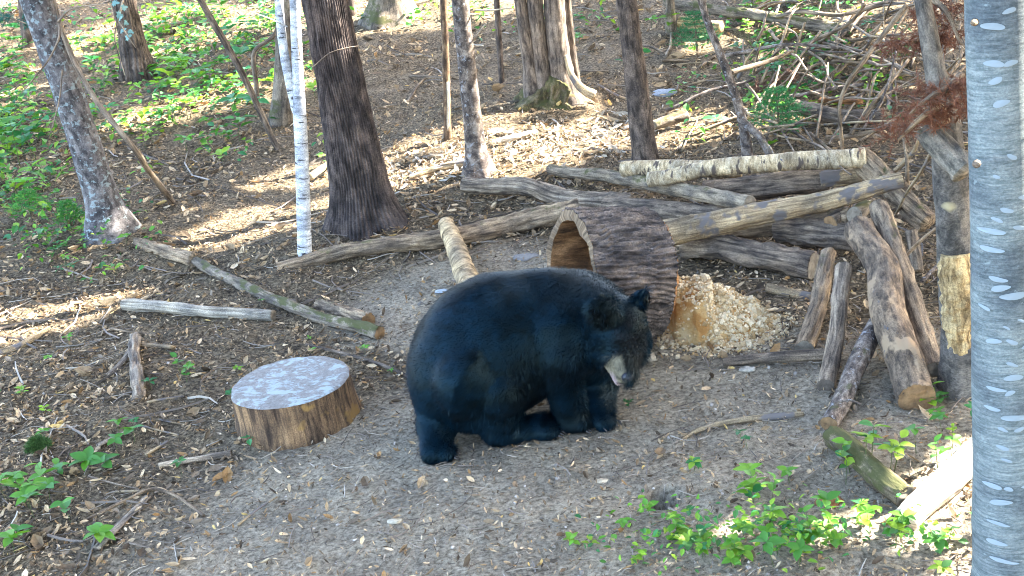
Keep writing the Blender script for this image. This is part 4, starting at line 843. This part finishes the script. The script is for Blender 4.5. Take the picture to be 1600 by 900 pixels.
# pebbles and crumbs of pale wood on the trodden dirt
x, y = wedge(2600, 3.3, 8, 1.2); t_ = trod(x, y); kp = rng.random(len(x)) < .25 + .6 * t_; x, y = x[kp], y[kp]; N = len(x)
v, f, c = scatter_mesh(OCT_V * [1, 1, .6], OCT_F, np.stack([x, y, tz(x, y) + .003], 1), rand_rot(N, .5), rng.lognormal(0, .5, N) * .009, np.array([[.36, .31, .26]]) * rng.uniform(.35, 1.5, (N, 1)))
ob('wood_crumbs', mesh_np('wood_crumbs', v, [f], M_twig, False, {'Col': c}), label='pale wood crumbs and grit on the trodden dirt', category='grit', kind='stuff')
# a few bigger pale stones and chunks
def stone(u, v_, wpx, col, label, name='stone', cat='stone', hs=.6):
    p = gz(P(u, v_)); r = rad(wpx, p); th = np.linspace(0, np.pi, 14); ph = np.linspace(0, 2*np.pi, 22, endpoint=False); Tt, Pq = np.meshgrid(th, ph, indexing='ij')
    d = np.stack([np.sin(Tt)*np.cos(Pq), np.sin(Tt)*np.sin(Pq), np.cos(Tt)], -1); k_ = 1 + .35 * vn(d * 1.8 + u) + .12 * vn(d * 5 + u)
    vv = (d * k_[..., None] * r * np.array([1, .75, hs])).reshape(-1, 3) + [0, 0, r * hs * .35]; i = np.arange(13)[:, None]*22; j = np.arange(22)[None]
    qq = np.stack([i+j, i+22+j, i+22+(j+1) % 22, i+(j+1) % 22], -1).reshape(-1, 4); C = np.tile([*col, 1], (len(vv), 1))
    ob(name, mesh_np(name, vv, [qq], M_twig, True, {'Col': C}), p, label=label, category=cat)
stone(1037, 148, 38, (.26, .28, .31), 'flat pale blue-grey stone on leaf litter beside straight tree', hs=.35)
stone(1168, 578, 26, (.36, .32, .26), 'flat pale wood flake on dirt below the bait pile', 'wood_flake', 'wood chip', .25)
stone(1016, 562, 22, (.36, .30, .22), 'small round lump of bait in front of the hollow log', 'bait_lump', 'bait', .8)
stone(1296, 787, 40, (.22, .10, .045), 'crumbly red brown rotten wood chunk among seedlings near mossy log', 'rotten_chunk', 'wood chunk', .5)
stone(617, 815, 22, (.42, .36, .26), 'curled pale leaf clump on bare dirt before the bear', 'dead_leaf', 'leaf', .3)
stone(940, 752, 20, (.50, .40, .27), 'round tan dead leaf lying on dirt below the bear', 'dead_leaf', 'leaf', .2)
stone(1495, 748 - 0, 18, (.5, .48, .44), 'pale pebble beside the bright white sunlit log', hs=.5)
stone(690, 455, 22, (.32, .35, .37), 'pale chalky salt crust on the dirt behind the bear', 'salt_patch', 'salt crust', .15)
stone(820, 402, 40, (.20, .185, .17), 'low grey clod of dirt beside the hollow log mouth', 'dirt_clod', 'clod', .12)

# ------------------------------------------------------------------ green plants
def leaf_shape(kind, K=6):
    if kind == 'oval':
        t = np.linspace(0, 1, K); wv = .30 * np.sin(np.pi * t ** .8) ** .9; V = []
        for a, b_ in zip(t, wv): V += [(a, b_, .10*b_/.3 - .16*a*a), (a, 0, -.16*a*a), (a, -b_, .10*b_/.3 - .16*a*a)]
        V = np.array(V); Fq = []
        for k in range(K-1): Fq += [[3*k, 3*k+1, 3*k+4, 3*k+3], [3*k+1, 3*k+2, 3*k+5, 3*k+4]]
        return V, np.array(Fq)
    # lobed maple-like outline
    ang = np.radians([180, 130, 100, 78, 62, 46, 28, 14, 0, -14, -28, -46, -62, -78, -100, -130]); r = np.array([.12, .42, .34, .62, .40, .74, .44, .78, 1.0, .78, .44, .74, .40, .62, .34, .42]) * .6
    ring = np.stack([r*np.cos(ang)+.12, r*np.sin(ang), -.12*r*r*3 + .03*np.sin(ang*5)], 1); V = np.concatenate([ring, [[.1, 0, .02]]]); n_ = len(ring)
    return V, np.array([[k, (k+1) % n_, n_, n_] for k in range(n_)])[:, [0, 1, 2]]
GREENS = np.array([[.06, .20, .025], [.10, .27, .022], [.15, .31, .022], [.035, .17, .045], [.22, .36, .028], [.045, .15, .03]])
def rotm(az, el, roll=0):
    return np.array(Matrix.Rotation(az, 3, 'Z') @ Matrix.Rotation(-el, 3, 'Y') @ Matrix.Rotation(roll, 3, 'X'))
def plant_layout(kind, hgt, nl):
    """list of (position, azimuth, elevation, size)"""
    out = []
    for k in range(nl):
        if kind == 'whorl': out.append(([0, 0, hgt], k*2*math.pi/nl + random.uniform(-.3, .3), random.uniform(-.1, .45), random.uniform(.8, 1.15)))
        else:
            f = .35 + .65 * (k // 2 + 1) / ((nl + 1) // 2); out.append(([random.uniform(-.01, .01), random.uniform(-.01, .01), hgt*f], (k % 2)*math.pi + (k // 2)*1.6 + random.uniform(-.4, .4), random.uniform(.0, .6), random.uniform(.75, 1.2)))
    return out
def plant_mesh(kind, shape, hgt, nl, size, gi):
    lv, lf = leaf_shape(shape, 5); parts = []
    for pos, az, el, sz in plant_layout(kind, hgt, nl):
        R = rotm(az, el, random.uniform(-.4, .4)); V = (lv * size * sz) @ R.T + np.array(pos) + R @ np.array([size*.15, 0, 0])
        col = GREENS[gi] * random.uniform(.7, 1.35); parts.append((V, lf, np.tile([*col, 1], (len(V), 1))))
    V, Fc, C = join(parts)
    sv, sf, _, _ = tube([[0, 0, -.02], [.005, .004, hgt*.5], [0, 0, hgt]], [.0025, .002, .0015], 4, 4)
    n_ = len(V); V = np.concatenate([V, sv]); C = np.concatenate([C, np.tile([.10, .14, .05, 1], (len(sv), 1))])
    return V, [Fc, sf[0] + n_, np.asarray(sf[1]) + n_], C
VARS = []
for k in range(16):
    kind = 'whorl' if k % 2 else 'pairs'; shape = 'maple' if k % 5 == 3 else 'oval'; V, fs, C = plant_mesh(kind, shape, random.uniform(.06, .17), random.choice([4, 5, 6, 7]), random.uniform(.06, .10) * (1.25 if shape == 'maple' else 1), k % 6)
    VARS.append(mesh_np('seedling', V, fs, M_leaf, False, {'Col': C})); VARS[-1]['look'] = ('lobed-leaved' if shape == 'maple' else 'oval-leaved') + (' whorled' if kind == 'whorl' else '')
def seed(x, y, label, group, s=1.0, name='seedling', mesh=None):
    mesh = mesh or random.choice(VARS); label = label.replace('leafy', mesh['look']) if 'leafy' in label else label; group = (mesh['look'] + ' ' + group) if name == 'seedling' else group
    o = ob(name, mesh, (x, y, float(tz(x, y)) + .002), label=label, category='plant', group=group); o.rotation_euler = (random.uniform(-.15, .15), random.uniform(-.15, .15), random.uniform(0, 6.28)); o.scale = (s, s, s*random.uniform(.8, 1.2)); return o
def region(poly_fn, n, label, group, s0, s1, name='seedling', meshes=None):
    k = 0
    while k < n:
        u, v_ = poly_fn()
        p = P(u, v_); k += 1
        seed(p[0], p[1], label, group, random.uniform(s0, s1), name, random.choice(meshes) if meshes else None)
gs = lambda cu, cv, su, sv: (lambda: (random.gauss(cu, su), random.gauss(cv, sv)))
region(gs(300, 95, 95, 55), 70, 'small leafy seedling on the green slope around the dark tree', 'seedlings on the green slope', 1.0, 1.9)
region(gs(30, 190, 32, 75), 36, 'small leafy seedling on the slope beside the leaning lichen tree', 'seedlings beside the lichen tree', .9, 1.7)
region(gs(230, 190, 60, 30), 24, 'small leafy seedling between the leaning lichen tree and crooked stem', 'seedlings between stems', .8, 1.4)
region(gs(380, 40, 50, 30), 20, 'small leafy seedling uphill of the thin white birch', 'seedlings uphill of the birch', 1.0, 1.7)
region(gs(120, 375, 45, 35), 20, 'small leafy seedling at foot of the leaning lichen tree', 'seedlings at the lichen tree foot', .5, 1.0)
region(gs(1240, 105, 75, 55), 34, 'small leafy seedling growing through the brush pile', 'seedlings in the brush pile', .8, 1.5)
region(gs(1230, 15, 90, 10), 12, 'small leafy seedling beyond the moss covered fallen trunk', 'seedlings beyond fallen trunk', 1.0, 1.8)
region(gs(800, 40, 130, 28), 9, 'small leafy seedling on open leaf litter between far stems', 'seedlings between far stems', .8, 1.3)
region(gs(545, 110, 10, 60), 4, 'small leafy seedling beside the big dark tree', 'seedlings by the big tree', .7, 1.1)
region(gs(150, 610, 110, 50), 14, 'tiny green sprout among wood chips around the root stub', 'sprouts among wood chips', .3, .6, 'sprout')
region(gs(430, 560, 120, 60), 5, 'tiny green sprout on leaf litter above the round block', 'sprouts above the round block', .25, .5, 'sprout')
region(gs(1480, 650, 25, 25), 8, 'small green sprout at the foot of the dead trunk', 'sprouts at dead trunk', .4, .7, 'sprout')
# near plants with every leaf a part of its own
LMESH = {}
for sh in ('oval', 'maple'):
    for g_ in range(6):
        lv, lf = leaf_shape(sh, 7 if sh == 'oval' else 6); C = np.tile([*GREENS[g_], 1], (len(lv), 1)); LMESH[sh, g_] = mesh_np('leaf', lv, [lf], M_leaf, True, {'Col': C})
sv, sf, bk_, _ = tube([[0, 0, -.1], [.03, .02, .5], [0, 0, 1]], [.022, .018, .012], 6, 6)
STEM = mesh_np('stem', sv, sf, M_leaf, True, {'Col': np.tile([.12, .16, .05, 1], (len(sv), 1))})
def leafy(u, v_, kind, shape, hgt, nl, size, gi, label, group):
    p = gz(P(u, v_)); root = empty('leafy_plant', p, label=label, category='plant', group=group); root.rotation_euler = (random.uniform(-.2, .2), random.uniform(-.2, .2), random.uniform(0, 6.28))
    st = ob('stem', STEM, parent=root); st.scale = (hgt*.6 if hgt > .1 else .08, hgt*.6 if hgt > .1 else .08, hgt)
    for pos, az, el, sz in plant_layout(kind, hgt, nl):
        l_ = ob('leaf', LMESH[shape, (gi + random.choice([0, 0, 0, 1])) % 6], pos, root); l_.rotation_euler = Matrix(rotm(az, el, random.uniform(-.4, .4))).to_euler(); l_.scale = [size*sz]*3
def near(cu, cv, su, sv_, n_, label, group, sizes, greens, shapes=('oval',), hr=(.05, .14)):
    for _ in range(n_): leafy(random.gauss(cu, su), random.gauss(cv, sv_), random.choice(['whorl', 'pairs', 'whorl']), random.choice(shapes), random.uniform(*hr), random.choice([4, 5, 6]), random.uniform(*sizes), random.choice(greens), label, group)
near(1130, 850, 95, 18, 34, 'low bright green broadleaf plant at the edge of bare dirt', 'plants at the dirt edge', (.032, .058), (1, 2, 4), hr=(.02, .07))
near(1185, 778, 22, 16, 6, 'broad leafed plant growing just uphill of the dirt edge plants', 'plants uphill of the dirt edge', (.05, .075), (1, 2, 2))
near(1370, 745, 26, 22, 6, 'yellow green sapling leaves growing over the green mossy log', 'plants over the mossy log', (.05, .08), (4, 4, 2), hr=(.08, .2))
near(1410, 850, 75, 20, 16, 'green seedling between the mossy log and smooth aspen trunk', 'plants by the aspen trunk', (.035, .065), (1, 2, 0, 4), hr=(.03, .09))
near(1270, 855, 35, 16, 8, 'small green seedling beside the rotten wood chunk', 'plants by the rotten chunk', (.045, .07), (1, 0, 2))
near(1460, 700, 22, 14, 4, 'green sprig below the dead trunk near the white log', 'plants below the dead trunk', (.04, .06), (0, 1))
near(35, 815, 32, 26, 11, 'low green plant with pointed leaves near the flat grey plank', 'plants near the flat plank', (.06, .09), (0, 1, 1))
near(130, 735, 38, 26, 7, 'broad pale green leafed plant uphill of the flat grey plank', 'plants uphill of the plank', (.06, .10), (0, 0, 1))
near(285, 592, 14, 8, 2, 'small green sprig between the root stub and round block', 'sprigs near the round block', (.035, .05), (1, 0))
near(1088, 735, 10, 6, 2, 'teal green seedling on bare dirt below the curving root', 'seedlings on bare dirt', (.04, .06), (3, 3), hr=(.03, .05))
near(1160, 690, 10, 8, 2, 'teal green sprig beside the curving root', 'sprigs beside the root', (.03, .05), (3, 3), hr=(.05, .08))
near(985, 625, 6, 5, 1, 'single teal sprout on dirt beside the bear', 'sprout by the bear', (.03, .035), (3,), hr=(.01, .02))
near(30, 240, 25, 40, 9, 'maple sapling with big lobed leaves beside leaning lichen tree', 'maple saplings by the lichen tree', (.16, .24), (0, 3, 1), ('maple',), (.15, .5))
near(15, 110, 20, 25, 5, 'maple sapling uphill of the leaning lichen tree', 'maple saplings uphill', (.16, .24), (0, 3), ('maple',), (.15, .4))
near(360, 215, 14, 8, 3, 'pale green maple seedling beside the thin white birch', 'maple seedlings by the birch', (.10, .14), (1, 0), ('maple',), (.08, .15))
y2 = W2[1][1]
branch(t2, B2, [Q(193, 0, y2 - .25), Q(186, 30, y2 - .4), Q(178, 58, y2 - .45), Q(196, 118, y2 - .5)], .012, .005, M_weath)
branch(t2, B2, [Q(186, 36, y2 - .42), Q(200, 58, y2 - .5), Q(212, 75, y2 - .52)], .009, .004, M_weath)
LICH = mesh_np('lichen_tuft', leaf_shape('maple')[0], [leaf_shape('maple')[1]], M_leaf, True, {'Col': np.tile([.16, .30, .28, 1], (17, 1))})
for a_, b_ in ((190, 12), (186, 30), (194, 34), (188, 50), (196, 60), (200, 48), (182, 22), (175, 5)):
    l_ = ob('lichen_tuft', LICH, Q(a_, b_, y2 - .45) - B2, t2); l_.rotation_euler = (random.uniform(.6, 1.6), random.uniform(-.6, .6), random.uniform(-1, 1)); l_.scale = [random.uniform(.09, .14)]*3
# low plants that merge into one green carpet
def carpet(cfg):
    parts = []; lv, lf = leaf_shape('oval', 4); lf3 = np.concatenate([lf[:, [0, 1, 2]], lf[:, [0, 2, 3]]])
    for cu, cv, su, sv_, N, s0 in cfg:
        xs, ys = [], []
        while len(xs) < N // 6:
            p = P(random.gauss(cu, su), random.gauss(cv, sv_))
            if p[1] < 40: xs.append(p[0]); ys.append(p[1])
        k_ = rng.integers(0, len(xs), N); x = np.array(xs)[k_] + rng.normal(0, .07, N); y = np.array(ys)[k_] + rng.normal(0, .07, N)
        col = GREENS[rng.integers(0, 6, N)] * rng.uniform(.7, 1.3, (N, 1))
        parts.append(scatter_mesh(lv, lf3, np.stack([x, y, tz(x, y) + rng.uniform(.03, .15, N)], 1), rand_rot(N, .4), rng.uniform(.7, 1.4, N)*s0, col))
    return join(parts)
v, f, c = carpet([(270, 90, 110, 60, 1500, .08), (30, 200, 40, 90, 700, .075), (380, 30, 70, 30, 420, .08), (1240, 90, 90, 60, 700, .07), (120, 370, 50, 35, 250, .045), (1250, 852, 150, 16, 380, .03), (700, 25, 160, 20, 250, .08)])
ob('ground_cover', mesh_np('ground_cover', v, [f], M_leaf, False, {'Col': c}), label='low green ground cover spread over the slope and clearing edges', category='ground cover', kind='stuff')

# ------------------------------------------------------------------ needles: fir saplings and dead red fir boughs
def needle_mesh(twigs_, nper, ln, col, wd=.0016):
    Ps, Ds, Cs = [], [], []
    for a, b_ in twigs_:
        t = rng.random((nper, 1)); Ps.append(a + t*(b_ - a)); ax = (b_ - a) / (np.linalg.norm(b_ - a) + 1e-9); d = ax*.6 + rng.normal(0, .6, (nper, 3)); d /= np.linalg.norm(d, axis=1)[:, None]; Ds.append(d)
    Pn = np.concatenate(Ps); d = np.concatenate(Ds); N = len(Pn); sd = np.cross(d, rng.normal(size=(N, 3))); sd /= np.linalg.norm(sd, axis=1)[:, None]; l = ln * rng.uniform(.6, 1.2, (N, 1))
    V = np.stack([Pn - sd*wd, Pn + sd*wd, Pn + d*l], 1).reshape(-1, 3); C = np.concatenate([np.repeat((np.array(col)*rng.uniform(.6, 1.4, (N, 1)))[:, None], 3, 1), np.ones((N, 3, 1))], -1).reshape(-1, 4)
    return V, np.arange(3*N).reshape(-1, 3), C
def fir(u, v_, hgt, spread, label, col=(.03, .15, .05), nper=26):
    p = gz(P(u, v_)); root = empty('fir_sapling', p, label=label, category='sapling'); tw = []
    V, fs, bk, e = tube([[0, 0, -.03], [0, .01, hgt*.6], [0, 0, hgt]], [.012, .008, .003], 8, 10); ob('stem', mesh_np('stem', V, fs, M_weath2, True, {'bk': bk}), parent=root)
    for lev in np.linspace(.2, .95, 7):
        for a in np.linspace(0, 6.28, 7, endpoint=False) + lev*9:
            s_ = spread * (1.05 - lev*.8) * random.uniform(.7, 1.1); d = np.array([math.cos(a), math.sin(a), .25]); A = np.array([0, 0, hgt*lev]); E = A + d*s_; tw.append((A, E))
            for q in (.45, .7):
                for sg in (-1, 1): tw.append((A + d*s_*q, A + d*s_*q + np.array([math.cos(a + sg*.8), math.sin(a + sg*.8), .1])*s_*.4))
    v, f, c = needle_mesh(tw, nper, .028, col, .002); ob('needles', mesh_np('needles', v, [f], M_needle, False, {'Col': c}), parent=root, kind='stuff')
fir(1090, 85, .42, .34, 'bushy green fir sapling beside the slim mossy stem')
fir(1218, 218, .40, .34, 'green fir sapling behind the cream birch log', (.04, .19, .05))
fir(112, 352, .2, .16, 'feathery green fir seedling beside lichen tree foot', (.05, .2, .03), 8)
fir(50, 338, .22, .22, 'feathery green fir seedling furthest from lichen tree foot', (.05, .22, .03), 8)
fir(62, 705, .07, .07, 'tiny tuft of green needles on chips uphill of plank', (.06, .12, .03))
def bough(pts, rs, label, n, spread, col=(.17, .068, .036), mat=None, sub=26, nper=42, droop=.25):
    W = [np.asarray(p) for p in pts]; base = gz(W[0]); V, fs, bk, e = tube(W, rs, 10, 30, d_soft(.15, 20), .3, _seed[0]); _seed[0] += 1
    root = empty('dead_bough', base, label=label, category='branch'); ob('branch', mesh_np('branch', V - base, fs, mat or M_weath2, True, {'bk': bk}), parent=root)
    c_, _ = spline(W, rs, 40); tw = []
    for k in range(n):
        A = c_[rng.integers(6, 40)]; d = rng.normal(0, 1, 3); d[2] = abs(d[2])*.2 - droop; d /= np.linalg.norm(d); E = A + d*spread*rng.uniform(.4, 1.1); tw.append((A, E))
        for q in (.5, .8): tw.append((A + (E-A)*q, A + (E-A)*q + rng.normal(0, spread*.22, 3)))
    v, f, c = needle_mesh([(a - base, b_ - base) for a, b_ in tw], nper, .035, col, .0016); ob('needles', mesh_np('needles', v, [f], M_needle, False, {'Col': c}), parent=root, kind='stuff')
bough([Q(1478, 190, yg - .1), Q(1470, 165, yg - .25), Q(1440, 185, yg - .3), Q(1405, 220, yg - .3)], [.02, .016, .012, .006], 'drooping dead fir bough with rusty red needles hung on dead trunk', 24, .2)
bough([Q(1500, 120, yg - .1), Q(1480, 140, yg - .3), Q(1455, 150, yg - .35), Q(1420, 180, yg - .4)], [.02, .016, .012, .006], 'dead fir bough with thick rusty needles beside smooth aspen', 24, .2)
bough([Q(1470, 60, yg + .3), Q(1440, 60, yg + .2), Q(1400, 75, yg + .1)], [.016, .012, .006], 'rusty dead fir bough reaching over the brush pile', 18, .18)
bough([Q(1455, 0, yg + .3), Q(1480, 20, yg + .2), Q(1500, 70, yg + .1)], [.016, .012, .006], 'upright rusty dead fir bough close behind the aspen', 24, .2)
bough([P(1290, 95, .25), P(1250, 110, .2), P(1200, 130, .12), P(1180, 150, .08)], [.014, .012, .009, .005], 'faded brown fir bough lying across the brush pile', 40, .22, (.17, .09, .06))
bough([P(-60, 40, 1.0), Q(-5, 22, P(-60, 40, 1.0)[1] - .2), Q(48, 38, P(-60, 40, 1.0)[1] - .4)], [.016, .01, .005], 'teal green fir bough reaching in before the lichen tree', 30, .16, (.02, .12, .09))

# ------------------------------------------------------------------ brush pile
BR = [([(1125, 90, .25), (1200, 75, .35), (1310, 75, .3)], 7, 5, 'pale long branch spanning the upper brush pile'), ([(1210, 27, .2), (1280, 22, .3), (1385, 8, .3)], 6, 8, 'bluish grey branch along top of the brush pile'),
      ([(1142, 120, .3), (1200, 100, .3), (1242, 82, .3)], 9, 6, 'yellowish branch crossing the crooked pale stem'), ([(1040, 172, .05), (1110, 135, .2), (1180, 122, .2)], 7, 5, 'dark thin branch running under the crooked pale stem'),
      ([(1322, 235, .1), (1315, 160, .5), (1330, 115, .7), (1370, 60, .9), (1412, 5, 1.1)], 6, 9, 'long bowed branch rising out of the brush pile'), ([(1290, 212, .08), (1350, 208, .1), (1410, 190, .2)], 9, 6, 'white peeled branch behind the cream birch log'),
      ([(1232, 150, .1), (1290, 138, .15), (1350, 132, .15)], 8, 6, 'pale broken stick above the orange bark slab'), ([(1330, 210, .1), (1380, 140, .4), (1420, 90, .5)], 7, 5, 'straight grey stick slanting through brush toward red needles'),
      ([(1352, 205, .1), (1385, 150, .4), (1405, 70, .7)], 5, 3, 'thin dark stick slanting steeply through the brush'), ([(1265, 70, .2), (1320, 40, .4), (1350, 5, .6)], 6, 6, 'curved brown branch at top of brush pile'),
      ([(1420, 300, .1), (1418, 250, .5), (1410, 200, .7)], 7, 4, 'upright bare stick in dark gap before the dead trunk'), ([(1395, 262, .35), (1430, 235, .5), (1442, 200, .7)], 8, 5, 'forked grey stick beside the dead trunk'),
      ([(1410, 400, .2), (1440, 370, .3), (1460, 355, .35)], 7, 5, 'pale thin stick crossing behind slim brown log'), ([(1438, 438, .08), (1465, 410, .1), (1478, 392, .12)], 7, 5, 'reddish stick stuck between slim log and dead trunk'),
      ([(1455, 235, .8), (1418, 295, .4), (1400, 330, .1)], 6, 4, 'dry stick hanging down in front of the dead trunk'), ([(1305, 630, .1), (1330, 625, .12), (1345, 632, .1)], 4, 3, 'thin pale twig caught across the grey posts')]
for pts, a, b_, lab in BR: log('dead_branch', lab, 'branch', pts, a, b_, random.choice([M_weath, M_weath2, M_pale, M_mid]), ns=72, nr=9, wob=.9)
for k in range(140):
    u = random.uniform(1150, 1490); v_ = random.uniform(20, 230) if u < 1400 else random.uniform(100, 330); a = random.choice([random.gauss(-.35, .3), random.gauss(-1.1, .3), random.gauss(.3, .3)]); l_ = random.uniform(40, 150)
    h0 = random.uniform(.03, .15); h1 = random.uniform(.1, .5); du, dv = math.cos(a)*l_, math.sin(a)*l_
    mt = random.choice([M_weath, M_weath2, M_dlog, M_pale]); look = {M_weath.name: 'thin grey', M_weath2.name: 'thin brown', M_dlog.name: 'thin dark', M_pale.name: 'thin pale'}[mt.name]
    where = 'under the rusty fir boughs by the dead trunk' if u > 1390 else ('near the moss covered fallen trunk' if v_ < 90 else 'in the brush behind the cream birch log')
    log('brush_stick', look + ' dry stick tangled ' + where, 'stick', [(u, v_, h0), (u + du*.5, v_ + dv*.5 + random.uniform(-8, 8), (h0+h1)/2), (min(u + du, 1500), max(v_ + dv, 2), h1)], random.uniform(3, 6.5), random.uniform(2, 4), mt, look + ' sticks ' + where, ns=16, nr=6, wob=1.0)
for k in range(26):
    u, v_ = random.choice([(random.uniform(0, 420), random.uniform(420, 850)), (random.uniform(580, 1000), random.uniform(40, 200)), (random.uniform(900, 1150), random.uniform(90, 240))]); a = random.gauss(-.3, .6); l_ = random.uniform(35, 90)
    mt = random.choice([M_weath, M_weath2, M_pale]); look = {M_weath.name: 'small grey', M_weath2.name: 'small brown', M_pale.name: 'small pale'}[mt.name]
    where = 'left of the round wood block' if u < 450 else ('between the far stems' if u < 900 and v_ < 200 else 'right of the straight dark tree')
    log('ground_stick', look + ' dead stick on leaf litter ' + where, 'stick', [(u, v_, .012), (u + math.cos(a)*l_*.5, v_ + math.sin(a)*l_*.4, .02), (u + math.cos(a)*l_, v_ + math.sin(a)*l_*.7, .012)], random.uniform(3, 6), random.uniform(2, 4), mt, look + ' sticks ' + where, ns=14, nr=6, wob=1.0)
